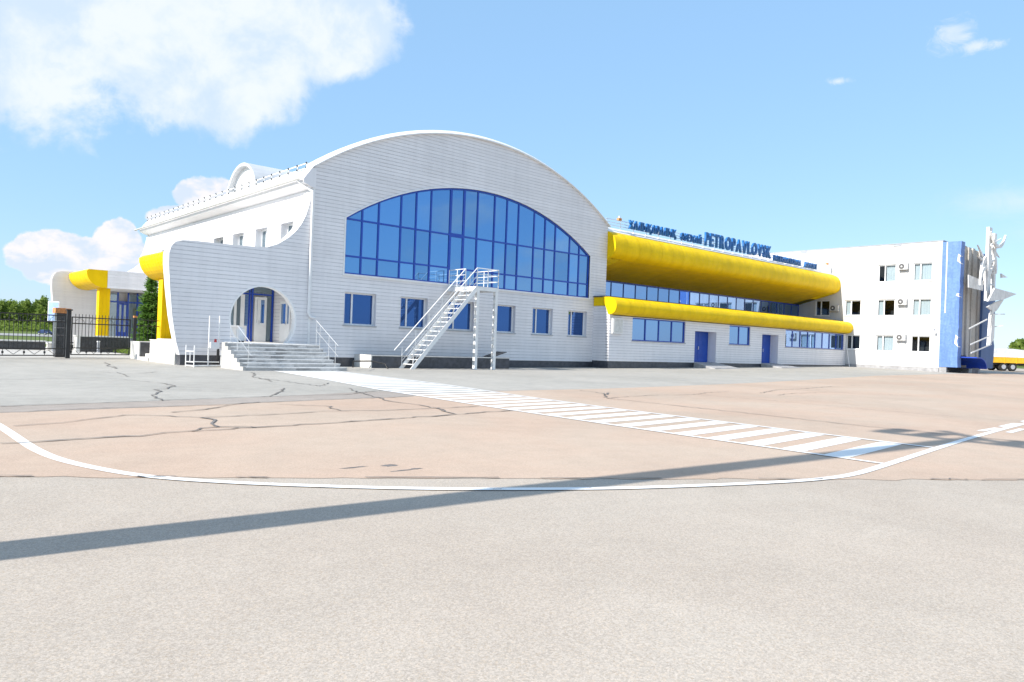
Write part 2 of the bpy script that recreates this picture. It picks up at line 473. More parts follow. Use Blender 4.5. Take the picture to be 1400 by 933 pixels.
def planks(parent, outline, holes, mp, z0, pitch, depth=0.013, gap=0.036, mat='panel_white', vjoint=None):
    """clip the wall outline into rows; every row is one plank object with real joints"""
    loops = [outline] + list(holes)
    tris = tessellate_polygon([[Vector((p[0], p[1], 0)) for p in L] for L in loops])
    flat = [p for L in loops for p in L]
    bm = bmesh.new()
    vs = [bm.verts.new((p[0], p[1], 0)) for p in flat]
    for tr in tris:
        try: bm.faces.new([vs[i] for i in tr])
        except ValueError: pass
    zs = [p[1] for p in outline]
    top = max(zs)
    rows = []
    z = z0
    while z < top:
        rows.append((z, min(z + pitch - gap, top))); z += pitch
    for a, b in rows:
        for q in (a, b):
            bmesh.ops.bisect_plane(bm, geom=bm.verts[:] + bm.edges[:] + bm.faces[:], plane_co=(0, q, 0), plane_no=(0, 1, 0), dist=1e-5)
    faces = {}
    for f in bm.faces:
        c = f.calc_center_median().y
        i = int((c - z0) / pitch)
        if 0 <= i < len(rows) and rows[i][0] - 1e-4 < c < rows[i][1] + 1e-4: faces.setdefault(i, []).append(f)
    for i in sorted(faces):
        left = set(faces[i])
        groups = []
        while left:
            st_ = [left.pop()]; comp = []
            while st_:
                f = st_.pop(); comp.append(f)
                for vq in f.verts:
                    for g in vq.link_faces:
                        if g in left: left.remove(g); st_.append(g)
            groups.append(comp)
        for comp in groups:
          mb = MB()
          idx = {}; V = []
          F = []; ec = {}
          for f in comp:
            ids = []
            for q in f.verts:
                key = (round(q.co.x, 4), round(q.co.y, 4))
                if key not in idx: idx[key] = len(V); V.append(key)
                ids.append(idx[key])
            F.append(tuple(ids))
            for a, b in zip(ids, ids[1:] + ids[:1]): ec[tuple(sorted((a, b)))] = ec.get(tuple(sorted((a, b))), 0) + 1
          n = len(V)
          vv = [mp(p[0], p[1], depth) for p in V] + [mp(p[0], p[1], 0.0) for p in V]
          mb.add(vv, F + [(a, b, b + n, a + n) for (a, b), c in ec.items() if c == 1])
          mb.build('plank', mat, parent)
    bm.free()

def rect(u0, u1, v0, v1): return [(u0, v0), (u1, v0), (u1, v1), (u0, v1)]

def mbox(mb, mp, u0, u1, v0, v1, d0, d1):
    lo = [mp(u0, v0, d0), mp(u1, v0, d0), mp(u1, v1, d0), mp(u0, v1, d0)]
    hi = [mp(u0, v0, d1), mp(u1, v0, d1), mp(u1, v1, d1), mp(u0, v1, d1)]
    return mb.hexa(lo, hi)

def window(parent, mp, u0, u1, v0, v1, recess, splits=(), gmat='glass_blue', fmat='frame_white', fw=0.075, sill='sill_grey', curtain=(), room=False, transom=None, sill_out=0.07):
    """frame (part) > pane, sill, curtain, room (sub-parts)"""
    f = MB()
    mbox(f, mp, u0, u0 + fw, v0, v1, -recess - 0.05, -recess + 0.03)
    mbox(f, mp, u1 - fw, u1, v0, v1, -recess - 0.05, -recess + 0.03)
    mbox(f, mp, u0 + fw, u1 - fw, v0, v0 + fw, -recess - 0.05, -recess + 0.03)
    mbox(f, mp, u0 + fw, u1 - fw, v1 - fw, v1, -recess - 0.05, -recess + 0.03)
    cuts = [u0 + fw] + [u0 + (u1 - u0) * s for s in splits] + [u1 - fw]
    for c in cuts[1:-1]: mbox(f, mp, c - fw * 0.6, c + fw * 0.6, v0 + fw, v1 - fw, -recess - 0.05, -recess + 0.028)
    fr = f.build('window', fmat, parent)
    for i, (a, b) in enumerate(zip(cuts, cuts[1:])):
        aa = a + (fw * 0.6 if i else 0); bb = b - (fw * 0.6 if i < len(cuts) - 2 else 0)
        g = MB(); e = random.uniform(-0.003, 0.003)
        v = [mp(aa, v0 + fw, -recess - 0.02 + e), mp(bb, v0 + fw, -recess - 0.02 - e), mp(bb, v1 - fw, -recess - 0.022 - e), mp(aa, v1 - fw, -recess - 0.022 + e)]
        g.add(v, [(0, 1, 2, 3)])
        g.build('pane', gmat, fr)
        if i in curtain:
            cm = MB(); N = 14
            pts = [(aa + (bb - aa) * j / N, 0.16 + 0.03 * math.sin(j * 2.3)) for j in range(N + 1)]
            cm.add([mp(p[0], v0 + fw, -recess - p[1]) for p in pts] + [mp(p[0], v1 - fw, -recess - p[1]) for p in pts], [(j, j + 1, j + 2 + N, j + 1 + N) for j in range(N)], True)
            cm.build('curtain', 'curtain', fr)
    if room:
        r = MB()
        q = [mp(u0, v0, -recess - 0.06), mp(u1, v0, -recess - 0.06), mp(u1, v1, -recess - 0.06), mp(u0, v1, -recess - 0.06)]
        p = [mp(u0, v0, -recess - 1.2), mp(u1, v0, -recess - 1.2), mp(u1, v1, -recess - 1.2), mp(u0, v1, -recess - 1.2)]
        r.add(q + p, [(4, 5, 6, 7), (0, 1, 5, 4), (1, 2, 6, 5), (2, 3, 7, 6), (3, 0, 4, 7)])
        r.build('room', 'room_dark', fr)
    if sill:
        s = MB()
        mbox(s, mp, u0 - 0.06, u1 + 0.06, v0 - 0.07, v0 - 0.003, -recess, sill_out)
        s.build('sill', sill, fr)
    return fr

def arc_z(x, xc, zc, R): return zc + math.sqrt(max(R * R - (x - xc) ** 2, 0))

# ------------------------------------------------------------------ ground height
def gh(x, y):
    s = x - 32.0
    sp = math.log1p(math.exp(-abs(s) / 3)) * 3 + max(s, 0)
    sp = min(sp, 38.0)
    z = 0.012 * sp * min(max(y / 32.0, 0.0), 1.15)
    t = min(max((y - 70) / 180, 0), 1)
    return z - 0.8 * t * t * (3 - 2 * t)

def drape(name, mat, xs, ylo, yhi, dz, ny=24):
    """sheet lying on the ground between two edge curves"""
    mb = MB(); v = []; nx = len(xs)
    for x in xs:
        a, b = ylo(x), yhi(x)
        for j in range(ny + 1):
            y = a + (b - a) * j / ny
            v.append((x, y, gh(x, y) + dz))
    m = ny + 1
    mb.add(v, [(i * m + j, (i + 1) * m + j, (i + 1) * m + j + 1, i * m + j + 1) for i in range(nx - 1) for j in range(ny)], True)
    return mb.build(name, mat)
def frange(a, b, st):
    n = max(1, int(round((b - a) / st)))
    return [a + (b - a) * i / n for i in range(n + 1)]
def interp(pts):
    def f(x):
        if x <= pts[0][0]: return pts[0][1]
        for (a, b), (c, d) in zip(pts, pts[1:]):
            if x <= c: return b + (d - b) * (x - a) / (c - a)
        return pts[-1][1]
    return f

# terrain to the horizon
rs = [-4000, -2000, -1000, -600, -400, -300, -220, -160, -120] + list(range(-100, 151, 5)) + [170, 200, 240, 300, 400, 600, 1000, 2000, 4000]
mb = MB(); v = []
for x in rs:
    for y in rs: v.append((x, y, gh(x, y) - 0.06))
m_ = len(rs)
mb.add(v, [(i * m_ + j, (i + 1) * m_ + j, (i + 1) * m_ + j + 1, i * m_ + j + 1) for i in range(m_ - 1) for j in range(m_ - 1)], True)
struct(mb.build('ground', 'grass'))
apron = struct(drape('apron', 'concrete_apron', frange(-80, 140, 1.5), lambda x: -80, lambda x: 41.5, 0.0, 80))
pink_far = interp([(-40, 13.0), (-8, 14.3), (2, 14.8), (4.6, 15.06), (6.2, 15.35), (9.4, 15.8), (10.7, 15.92), (12, 16.6), (16, 17.2), (20, 17.3), (30, 18.5), (53, 21.6), (90, 21.9), (140, 22)])
pink_near = lambda x: min(8.54 - 0.609 * (x - 1.11) + 0.05 * math.sin(7.3 * x) * math.sin(2.1 * x + 1) + random.gauss(0, 0.025), pink_far(x) - 0.02)
struct(drape('pink_paving', 'concrete_pink', frange(-8, 60, 0.16) + frange(61, 138, 1.0), pink_near, pink_far, 0.004, 30))
band_far = interp([(-40, 14.2), (-8, 15.4), (2, 16.0), (4.6, 16.35), (7.4, 16.8), (10.7, 17.8), (16, 17.22)])
struct(drape('asphalt_band', 'asphalt_band', frange(-40, 16, 1.0), lambda x: pink_far(x) + 0.01, lambda x: max(band_far(x), pink_far(x) + 0.012), 0.004, 3))
struct(drape('asphalt', 'asphalt_grey', frange(-40, 73.5, 0.75), lambda x: (max(band_far(x), pink_far(x) + 0.012) if x < 16 else pink_far(x)) + 0.01, lambda x: 41.3, 0.004, 40))
struct(drape('forecourt_paving', 'pale_paving', frange(-60, 45, 2.5), lambda x: 41.6, lambda x: 64 + 0.0 * x, -0.01, 12))
def along(d, s): return (0.6655 * d + 0.7458 * s, 0.7464 * d - 0.6651 * s)
def strip(name, mat, d0, d1, s0, s1, dz):
    mb = MB(); v = []; N = 40
    for i in range(N + 1):
        s = s0 + (s1 - s0) * i / N
        for d in (d0, (d0 + d1) / 2, d1):
            x, y = along(d, s); v.append((x, y, gh(x, y) + dz))
    mb.add(v, [(3 * i + j, 3 * i + j + 1, 3 * i + j + 4, 3 * i + j + 3) for i in range(N) for j in (0, 1)], True)
    return struct(mb.build(name, mat))
strip('road', 'road_grey', 150, 215, -420, 20, 0.03)
strip('verge_path', 'pale_paving', 68, 77, -110, -10, 0.0)

# painted lines --------------------------------------------------------------
def ribbon(pts, w, dz, mb=None):
    mb = mb or MB(); v = []; n = len(pts)
    for i, p in enumerate(pts):
        a = Vector(pts[max(i - 1, 0)][:2]); b = Vector(pts[min(i + 1, n - 1)][:2])
        d = (b - a).normalized(); nx, ny = -d.y, d.x
        ww = (w[i] if isinstance(w, (list, tuple)) else w) / 2
        for sg in (-1, 1):
            x, y = p[0] + sg * nx * ww, p[1] + sg * ny * ww
            v.append((x, y, gh(x, y) + dz))
    mb.add(v, [(2 * i, 2 * i + 1, 2 * i + 3, 2 * i + 2) for i in range(n - 1)])
    return mb
def smooth(pts, sub=6):
    out = []
    P = [Vector((p[0], p[1])) for p in pts]
    for i in range(len(P) - 1):
        p0, p1, p2, p3 = P[max(i - 1, 0)], P[i], P[i + 1], P[min(i + 2, len(P) - 1)]
        for j in range(sub):
            t = j / sub
            out.append(0.5 * ((2 * p1) + (p2 - p0) * t + (2 * p0 - 5 * p1 + 4 * p2 - p3) * t * t + (3 * p1 - p0 - 3 * p2 + p3) * t ** 3))
    out.append(P[-1])
    return [(p.x, p.y) for p in out]
curve = [(1.3, 17.2), (1.52, 14.8), (1.63, 13.35), (1.655, 12.0), (1.66, 10.9), (1.68, 10.1), (1.76, 9.34), (1.95, 8.6), (2.24, 7.9), (2.73, 7.26), (3.46, 6.57), (4.35, 5.88), (5.49, 5.19), (6.38, 4.76), (7.7, 4.26), (8.49, 4.05), (9.2, 3.98), (10.42, 4.08), (13.68, 4.43), (16.46, 4.69), (20.79, 5.02), (32, 5.7)]
struct(ribbon(smooth(curve), 0.125, 0.010).build('edge_marking', 'paint_white'))
for a, b in (((17.46, 4.98), (18.72, 5.0)), ((19.2, 5.06), (20.65, 5.14)), ((17.78, 4.55), (19.12, 4.64)), ((21.4, 5.2), (22.9, 5.3))):
    struct(ribbon([a, b], 0.13, 0.010).build('dash_marking', 'paint_white'))
xl = interp([(3.9, 10.52), (9, 10.68), (13.1, 10.92), (18.3, 11.35), (22, 12.0), (29.2, 13.0)])     # left edge X by Y
xr = interp([(4.2, 13.24), (8, 13.45), (11.5, 13.6), (15.5, 14.1), (20.5, 15.05), (28.9, 15.8)])
cw = bpy.data.objects.new('crosswalk', None); COL.objects.link(cw); struct(cw)
ys = frange(4.12, 29.0, 0.5)
ribbon([(xl(y), y) for y in ys], 0.11, 0.014).build('edge_line', 'paint_white', cw)
ribbon([(xr(y + 0.25), y + 0.25) for y in ys], 0.11, 0.014).build('edge_line', 'paint_white', cw)
y = 4.66
while y < 28.8:
    mb = MB(); x0, x1 = xl(y) + 0.055, xr(y + 0.25) - 0.055
    hw = 0.36 if y < 22 else 0.42
    N = 3; v = []
    for i in range(N + 1):
        x = x0 + (x1 - x0) * i / N; yy = y + 0.25 * i / N
        v += [(x, yy, gh(x, yy) + 0.008), (x, yy + hw, gh(x, yy + hw) + 0.008)]
    mb.add(v, [(2 * i, 2 * i + 2, 2 * i + 3, 2 * i + 1) for i in range(N)])
    mb.build('stripe', 'paint_white', cw)
    y += 0.68
CRACKS= [(0.07, [(1.41, 10.9), (1.99, 10.91), (2.58, 10.98), (3.15, 11.0), (3.78, 11.18), (4.68, 11.26), (5.37, 11.26), (6.38, 11.39), (7.52, 11.51), (9.06, 11.77), (10.78, 12.01)]), (0.05, [(1.8, 12.73), (2.31, 12.88), (2.79, 13.21), (3.5, 13.73), (3.93, 13.49), (4.49, 12.91), (4.92, 12.92), (5.56, 12.94), (6.21, 13.05), (7.15, 13.18), (7.36, 13.15), (8.19, 12.94), (9.15, 12.99), (10.72, 13.08)]), (0.12, [(4.49, 12.91), (4.56, 12.7), (4.58, 12.48), (4.45, 12.2), (4.34, 11.99), (4.29, 11.73), (4.28, 11.55)]), (0.06, [(3.76, 11.13), (4.0, 11.47), (4.27, 11.53), (4.72, 11.36), (4.73, 11.21)]), (0.05, [(4.33, 13.92), (4.59, 14.06), (5.03, 14.25), (5.51, 14.71), (5.97, 15.15), (6.6, 15.48)]), (0.05, [(1.89, 14.78), (3.17, 15.03), (4.6, 15.06), (5.73, 15.08), (6.18, 15.34), (8.48, 15.67), (9.39, 15.79), (10.68, 15.91)]), (0.05, [(2.04, 15.96), (3.04, 16.08), (4.58, 16.35), (5.98, 16.72), (7.42, 16.83), (8.31, 16.93), (9.45, 16.92), (9.81, 17.12), (10.53, 17.71), (11.26, 18.04)]), (0.1, [(4.91, 16.36), (5.0, 17.17), (5.11, 17.86), (5.63, 18.92), (5.62, 19.5), (6.01, 19.72), (6.24, 20.3), (6.54, 20.91), (6.5, 21.35), (6.52, 21.97)]), (0.04, [(6.52, 21.97), (6.25, 22.76), (5.75, 24.31), (5.11, 24.35), (4.24, 24.2), (3.5, 23.87), (3.01, 23.72)]), (0.08, [(8.26, 35.69), (8.07, 34.03), (7.59, 32.46), (7.69, 31.78), (7.36, 30.1)]), (0.05, [(6.08, 28.12), (6.75, 27.47), (6.69, 26.45), (6.5, 25.03)]), (0.04, [(6.69, 26.45), (7.39, 26.96), (8.18, 28.07)]), (0.09, [(11.48, 27.6), (10.96, 26.16), (10.35, 24.87), (10.21, 24.03), (10.1, 23.12), (9.92, 22.37)]), (0.09, [(8.97, 19.4), (8.65, 18.9), (8.44, 18.32), (8.08, 17.89), (7.42, 16.83), (7.22, 16.82)]), (0.05, [(10.21, 24.03), (10.34, 22.54), (10.31, 21.3), (10.36, 20.04), (11.33, 21.37)]), (0.06, [(10.78, 19.07), (10.24, 17.78), (10.08, 17.06), (9.82, 15.87), (9.49, 15.01), (9.5, 14.48), (9.58, 13.84), (9.43, 12.84), (9.19, 12.3), (9.08, 11.8)]), (0.1, [(9.58, 13.04), (9.17, 12.31)]), (0.05, [(7.48, 14.25), (7.34, 13.71), (7.28, 13.18)]), (0.04, [(6.76, 14.9), (7.06, 14.54), (7.46, 14.21)]), (0.05, [(16.16, 13.97), (16.05, 11.82), (15.99, 9.2), (15.86, 7.36), (15.86, 5.96), (15.98, 5.07), (15.99, 3.85)]), (0.04, [(16.16, 13.97), (18.81, 14.42), (20.73, 14.2), (22.42, 14.75), (23.9, 14.86)]), (0.05, [(24.53, 13.98), (27.58, 15.01), (30.1, 15.17), (34.22, 15.81), (36.76, 15.66)]), (0.04, [(24.09, 13.1), (25.9, 13.5), (28.65, 13.46), (29.2, 13.01)]), (0.04, [(30.49, 12.69), (30.48, 12.05), (30.02, 11.27), (30.88, 10.88)]), (0.03, [(20.88, 14.43), (21.18, 11.22), (20.98, 8.51), (21.05, 7.04), (21.41, 5.17)]), (0.12, [(17.08, 14.86), (18.15, 15.59)]), (0.05, [(17.97, 16.7), (17.84, 15.92), (17.51, 15.24), (16.16, 13.97)])]
ck = bpy.data.objects.new('tar_seams', None); COL.objects.link(ck); struct(ck)
for w, pts in CRACKS:
    P = []
    for (a, b), (c, d) in zip(pts, pts[1:]):
        L = math.hypot(c - a, d - b); n = max(1, int(L / 0.18))
        for i in range(n):
            t = i / n; j = 0.035 if 0 < i else 0
            P.append((a + (c - a) * t + random.gauss(0, j), b + (d - b) * t + random.gauss(0, j)))
    P.append(pts[-1])
    w = w if w < 0.085 else w * 0.62
    ww = [w * 0.85 * random.uniform(0.45, 1.25) for _ in P]
    ribbon(P, ww, 0.0165).build('crack', 'tar', ck)
xx = -4.0
while xx < 24:                                          # broken, weedy joint where the pink paving ends
    L = random.uniform(0.2, 1.6)
    P = [(xx + L * i / 6, 8.54 - 0.609 * (xx + L * i / 6 - 1.11) + random.gauss(0, 0.02)) for i in range(7)]
    ribbon(P, [random.uniform(0.008, 0.04) for _ in P], 0.0165).build('crack', 'tar', ck)
    xx += L + random.uniform(0.05, 1.3)
for (x, y, a, b) in ((4.25, 7.36, 0.22, 0.05), (4.68, 7.28, 0.14, 0.12), (4.62, 6.93, 0.2, 0.04), (4.8, 6.95, 0.12, 0.05)):
    mb = MB(); N = 14
    v = [(x, y, gh(x, y) + 0.0055)] + [(x + a * random.uniform(0.4, 1) * math.cos(6.283 * i / N), y + b * random.uniform(0.4, 1) * math.sin(6.283 * i / N), gh(x, y) + 0.0055) for i in range(N)]
    mb.add(v, [(0, i + 1, (i + 1) % N + 1) for i in range(N)])
    mb.build('tar_patch', 'tar', ck)

# ------------------------------------------------------------------ terminal hall
D = 33.84
XL, XR, YB = 16.74, 38.6, 61.0
hall = thing('terminal_hall', 'white clad terminal hall with arched gable over a big blue arched window', 'building', (27.7, D, 0))
FY = plane_y(D)
RC, ZC, RR = 27.68, -5.40, 18.72
GC, GZ, GR = 27.74, -5.94, 16.30
arch_pts = [(XL + (XR - XL) * i / 36, arc_z(XL + (XR - XL) * i / 36, RC, ZC, RR)) for i in range(37)]
gl_l, gl_r, gl_b = 18.60, 36.90, 4.72
glass_arch = [(gl_l + (gl_r - gl_l) * i / 28, arc_z(gl_l + (gl_r - gl_l) * i / 28, GC, GZ, GR)) for i in range(29)]
glass_hole = [(gl_l, gl_b), (gl_r, gl_b)] + glass_arch[::-1]
lower = [(18.67, 20.53), (22.04, 23.81), (25.22, 27.12), (28.58, 30.35), (31.79, 33.56), (34.99, 36.78)]
fh = [glass_hole] + [rect(a, b, 2.12, 3.81) for a, b in lower]
fo = [(XL, 0.46), (XR, 0.46)] + arch_pts[::-1]
gable = slab(MB(), fo, fh, FY, -0.0, -0.32).build('gable_wall', 'backing', hall, recalc=True)
planks(gable, fo, fh, FY, 0.46, 0.1835)
mb = MB()
mbox(mb, FY, XL + 0.01, XR - 0.01, -0.4, 0.455, -0.3, -0.01)
mb.build('plinth', 'plinth_dark', hall)
for i, (a, b) in enumerate(lower):
    window(hall, FY, a + 0.01, b - 0.01, 2.13, 3.80, 0.24, (0.3,) if i != 3 else (0.14,), 'glass_blue')
    mb = MB()                                           # light reveal lining
    for s in ((a - 0.0, a + 0.012), (b - 0.012, b)):
        mbox(mb, FY, s[0], s[1], 2.12, 3.81, -0.24, 0.037)
    mbox(mb, FY, a + 0.012, b - 0.012, 3.798, 3.81, -0.24, 0.037)
    mb.build('window_reveal', 'panel_white', hall)

# arched glazing
mull = [18.63, 19.59, 20.57, 21.94, 22.91, 23.89, 25.25, 26.20, 27.20, 28.50, 29.48, 30.43, 31.76, 32.73, 33.66, 35.0, 35.93, 36.87]
rails = [gl_b + 0.03, 5.64, 7.53]
ga = lambda x: arc_z(x, GC, GZ, GR)
mb = MB()
for i, x in enumerate(mull):
    w = 0.07 if i in (6, 7) else 0.045
    h = ga(min(max(x, gl_l + 0.05), gl_r - 0.05))
    mbox(mb, FY, x - w, x + w, gl_b, h - 0.02, -0.16, -0.07)
for z in rails:
    for i in range(len(mull) - 1):
        if i == 6 and 5 < z < 6: continue
        w = 0.045
        if i == 6 and z > 7: w = 0.11
        if ga(mull[i]) < z + 0.1 and ga(mull[i + 1]) < z + 0.1: continue
        mbox(mb, FY, mull[i] + 0.05, mull[i + 1] - 0.05, z - w, z + w, -0.158, -0.072)
for a, b in zip(glass_arch, glass_arch[1:]):            # curved head member
    v = []
    for d in (-0.17, -0.06):
        v.append([FY(a[0], a[1] - 0.10, d), FY(b[0], b[1] - 0.10, d), FY(b[0], b[1], d), FY(a[0], a[1], d)])
    mb.hexa(v[0], v[1])
cw_ = mb.build('arched_window', 'frame_blue', hall)
zz = [gl_b] + rails[1:] + [99]
for i in range(len(mull) - 1):
    a, b = mull[i], mull[i + 1]
    levels = zz if i != 6 else [gl_b, 7.53, 99]
    for z0, z1 in zip(levels, levels[1:]):
        if z1 == 99:
            n = 5
            top = [(b + (a - b) * j / n, max(ga(b + (a - b) * j / n) - 0.06, z0 + 0.005)) for j in range(n + 1)]
            if max(p[1] for p in top) < z0 + 0.06: continue
            pl = [(a, z0), (b, z0)] + top
        else:
            if min(ga(a), ga(b)) < z1 - 0.05: z1 = min(ga(a), ga(b)) - 0.03
            pl = [(a, z0), (b, z0), (b, z1), (a, z1)]
        tu, tv = random.gauss(0, 0.0016), random.gauss(0, 0.0016)
        mb = MB(); mb.add([FY(p[0], p[1], -0.115 + tu * (p[0] - a) + tv * (p[1] - z0)) for p in pl], [tuple(range(len(pl)))])
        mb.build('pane', 'glass_mirror', cw_)
mb = MB(); mbox(mb, FY, gl_l - 0.1, gl_r + 0.1, gl_b - 0.10, gl_b - 0.003, -0.3, 0.09); mb.build('window_sill', 'trim_white', hall)
mb = MB()                                               # white metal surround
for a, b in zip(glass_arch, glass_arch[1:]):
    lo = [FY(a[0], a[1], -0.06), FY(b[0], b[1], -0.06), FY(b[0], b[1] + 0.07, -0.06), FY(a[0], a[1] + 0.07, -0.06)]
    hi = [FY(a[0], a[1], 0.05), FY(b[0], b[1], 0.05), FY(b[0], b[1] + 0.07, 0.05), FY(a[0], a[1] + 0.07, 0.05)]
    mb.hexa(lo, hi)
mbox(mb, FY, gl_l - 0.07, gl_l, gl_b, glass_arch[0][1] + 0.04, -0.06, 0.05)
mbox(mb, FY, gl_r, gl_r + 0.07, gl_b, glass_arch[-1][1] + 0.04, -0.06, 0.05)
mb.build('window_surround', 'trim_white', hall)

# arched roof
mb = MB()
rp = [(XL - 0.12 + (XR - XL + 0.24) * i / 40) for i in range(41)]
def roofz(x): return arc_z(min(max(x, XL), XR), RC, ZC, RR) - max(0, XL - x) * 0.65 - max(0, x - XR) * 0.65
prof = [(x, roofz(x) + 0.16) for x in rp] + [(x, roofz(x) + 0.005) for x in rp[::-1]]
cs_ = [(-0.17, 0.0), (-0.17, 0.06), (0.10, 0.25), (0.55, 0.25), (0.55, 0.0)]
v = [(x, D + c[0], roofz(x) + c[1]) for x in rp for c in cs_]
mb.add(v, [(5 * i + j, 5 * i + (j + 1) % 5, 5 * i + 5 + (j + 1) % 5, 5 * i + 5 + j) for i in range(len(rp) - 1) for j in range(5)] + [(0, 1, 2, 3, 4), tuple(5 * (len(rp) - 1) + j for j in range(5))])
mb.build('gable_coping', 'trim_white', hall, recalc=True)
slab(MB(), [(XL + 0.2, 8.6), (XR - 0.2, 8.6)] + [(min(max(p[0], XL + 0.2), XR - 0.2), p[1] - 0.01) for p in arch_pts[::-1]], [], FY, -0.42, -0.53).build('gable_back', 'panel_white', hall, recalc=True)
mb = MB()
lowp = [(XL + 0.1, 9.45), (21.5, 10.35), (27.7, 11.0), (33.9, 10.35), (XR - 0.1, 9.45)]
mb.prism(lowp + [(p[0], p[1] - 0.12) for p in lowp[::-1]], lambda p: (p[0], D + 0.54, p[1]), lambda p: (p[0], YB + 0.15, p[1]))
mb.build('roof', 'roof_metal', hall, recalc=True)
# side wall (sunlit, facing left)
SX = plane_x(XL)
side_w = [(35.82, 37.28), (39.0, 40.57), (42.2, 43.85), (45.35, 46.92), (49.0, 50.6), (52.4, 54.0), (55.8, 57.4)]
door_h = rect(35.75, 36.95, 1.09, 3.25)
so = rect(D + 0.002, YB, 0.46, 8.75)
sh = [rect(a, b, 5.85, 7.33) for a, b in side_w] + [door_h]
side = slab(MB(), so, sh, SX, 0.0, -0.55).build('side_wall', 'backing', hall, recalc=True)
planks(side, so, sh, SX, 0.46, 0.1835)
for a, b in side_w:
    window(hall, SX, a + 0.01, b - 0.01, 5.86, 7.32, 0.36, (0.6,), 'glass_grey')
    mb = MB()
    for s in ((a, a + 0.012), (b - 0.012, b)): mbox(mb, SX, s[0], s[1], 5.85, 7.33, -0.36, 0.03); mb.build('window_reveal', 'panel_white', hall); mb = MB()
mb = MB(); mbox(mb, SX, D + 0.01, YB, -0.4, 0.455, -0.3, -0.01); mb.build('plinth', 'plinth_dark', hall)
mb = MB(); mb.box(XR - 0.3, XR, D + 0.33, YB, -0.4, 9.7); mb.box(XL + 0.31, XR - 0.31, YB - 0.3, YB, -0.4, 9.7)
mb.prism([(XL + 0.1, 9.3), (27.7, 10.85), (XR - 0.1, 9.3)], lambda p: (p[0], YB - 0.3, p[1]), lambda p: (p[0], YB, p[1]))
mb.build('rear_wall', 'panel_white', hall, recalc=True)
# eaves: soffit box, gutter, downpipe
mb = MB()
mb.prism([(XL - 0.04, 8.74), (XL - 0.55, 8.93), (XL - 0.55, 9.12), (XL - 0.12, 9.72), (XL + 0.1, 9.7), (XL + 0.1, 8.76)], lambda p: (p[0], D - 0.10, p[1]), lambda p: (p[0], YB + 0.1, p[1]))
mb.build('eaves', 'panel_white', hall, recalc=True)
mb = MB()
gp = [(XL - 0.70 + 0.085 * math.cos(t), 9.13 + 0.085 * math.sin(t)) for t in [math.pi + math.pi * i / 8 for i in range(9)]]
gp2 = gp + [(p[0] * 0.9 + (XL - 0.70) * 0.1, p[1] + 0.012) for p in gp[::-1]]
mb.prism(gp2, lambda p: (p[0], D - 0.05, p[1]), lambda p: (p[0], YB + 0.7, p[1]), smooth=True)
mb.build('gutter', 'casing_grey', hall, recalc=True)
mb = MB()
mb.path([(XL - 0.68, D + 0.35, 9.06), (XL - 0.30, D + 0.1, 8.75), (XL - 0.06, D - 0.13, 8.55), (XL - 0.06, D - 0.13, 2.62), (XL + 0.03, D - 0.15, 2.42), (XL + 0.26, D - 0.25, 2.38)], 0.062, 10)
mb.build('downpipe', 'trim_white', hall)
mb = MB(); mb.box(XL - 0.02, XL + 0.09, D - 0.06, D + 0.02, 0.46, 9.72); mb.build('corner_trim', 'trim_white', hall)
# roof-edge railing
mb = MB()
for z in (9.62, 9.86, 10.10): mb.bar((XL + 0.02, D + 0.8, z), (XL + 0.02, YB + 0.4, z), 0.035, 0.045)
mb.bar((XL + 0.02, D + 0.8, 10.10), (XL + 0.5, D + 0.3, 9.8), 0.03, 0.04)
rl = mb.build('roof_railing', 'steel_white', hall)
mb = MB(); mb.bar((XL + 0.02, D + 0.8, 9.45), (XL + 0.02, D + 0.8, 10.14), 0.05, 0.05)
mb.bar((XL + 0.02, D + 0.8, 9.95), (XL + 0.55, D + 0.8, 9.95 - 0.02), 0.03, 0.03)
p0 = mb.build('railing_post', 'steel_white', rl)
mb = MB(); mb.box(XL - 0.04, XL + 0.0, D + 0.76, D + 0.84, 9.60, 9.68)
c0 = mb.build('clamp', 'steel_black', rl)
for i in range(27):
    if i: instance(p0, rl, (0, i * 1.02, 0))
    for dz_ in (0, 0.24, 0.47):
        if i or dz_: instance(c0, rl, (0, i * 1.02, dz_))
mb = MB()
for i in range(52):
    y_ = D + 0.6 + i * 0.52
    mb.box(XL - 0.30, XL - 0.22, y_, y_ + 0.06, 9.32, 9.52)
mb.bar((XL - 0.26, D + 0.5, 9.50), (XL - 0.26, YB + 0.2, 9.50), 0.03, 0.03)
mb.bar((XL - 0.26, D + 0.5, 9.40), (XL - 0.26, YB + 0.2, 9.40), 0.03, 0.03)
mb.build('snow_guard', 'steel_white', hall)
# arched dormer on the roof slope
DX, DYc, DR = 18.8, 47.4, 2.3
dp = [(DYc + DR * 1.0 * math.cos(t), 10.1 + 2.15 * math.sin(t)) for t in [math.pi * i / 18 for i in range(19)]]
mb = MB(); mb.prism(dp, lambda p: (DX, p[0], p[1]), lambda p: (26.0, p[0], p[1]), smooth=True)
dorm = mb.build('dormer', 'trim_white', hall, recalc=True)
mb = MB()
for (a, b) in zip(dp, dp[1:]):
    f_ = lambda p, s, x: (x, DYc + (p[0] - DYc) * s, 10.1 + (p[1] - 10.1) * s)
    mb.hexa([f_(a, 1.001, DX - 0.35), f_(b, 1.001, DX - 0.35), f_(b, 1.09, DX - 0.35), f_(a, 1.09, DX - 0.35)], [f_(a, 1.001, 26), f_(b, 1.001, 26), f_(b, 1.09, 26), f_(a, 1.09, 26)])
mb.build('dormer_roof', 'roof_metal', dorm, recalc=True)

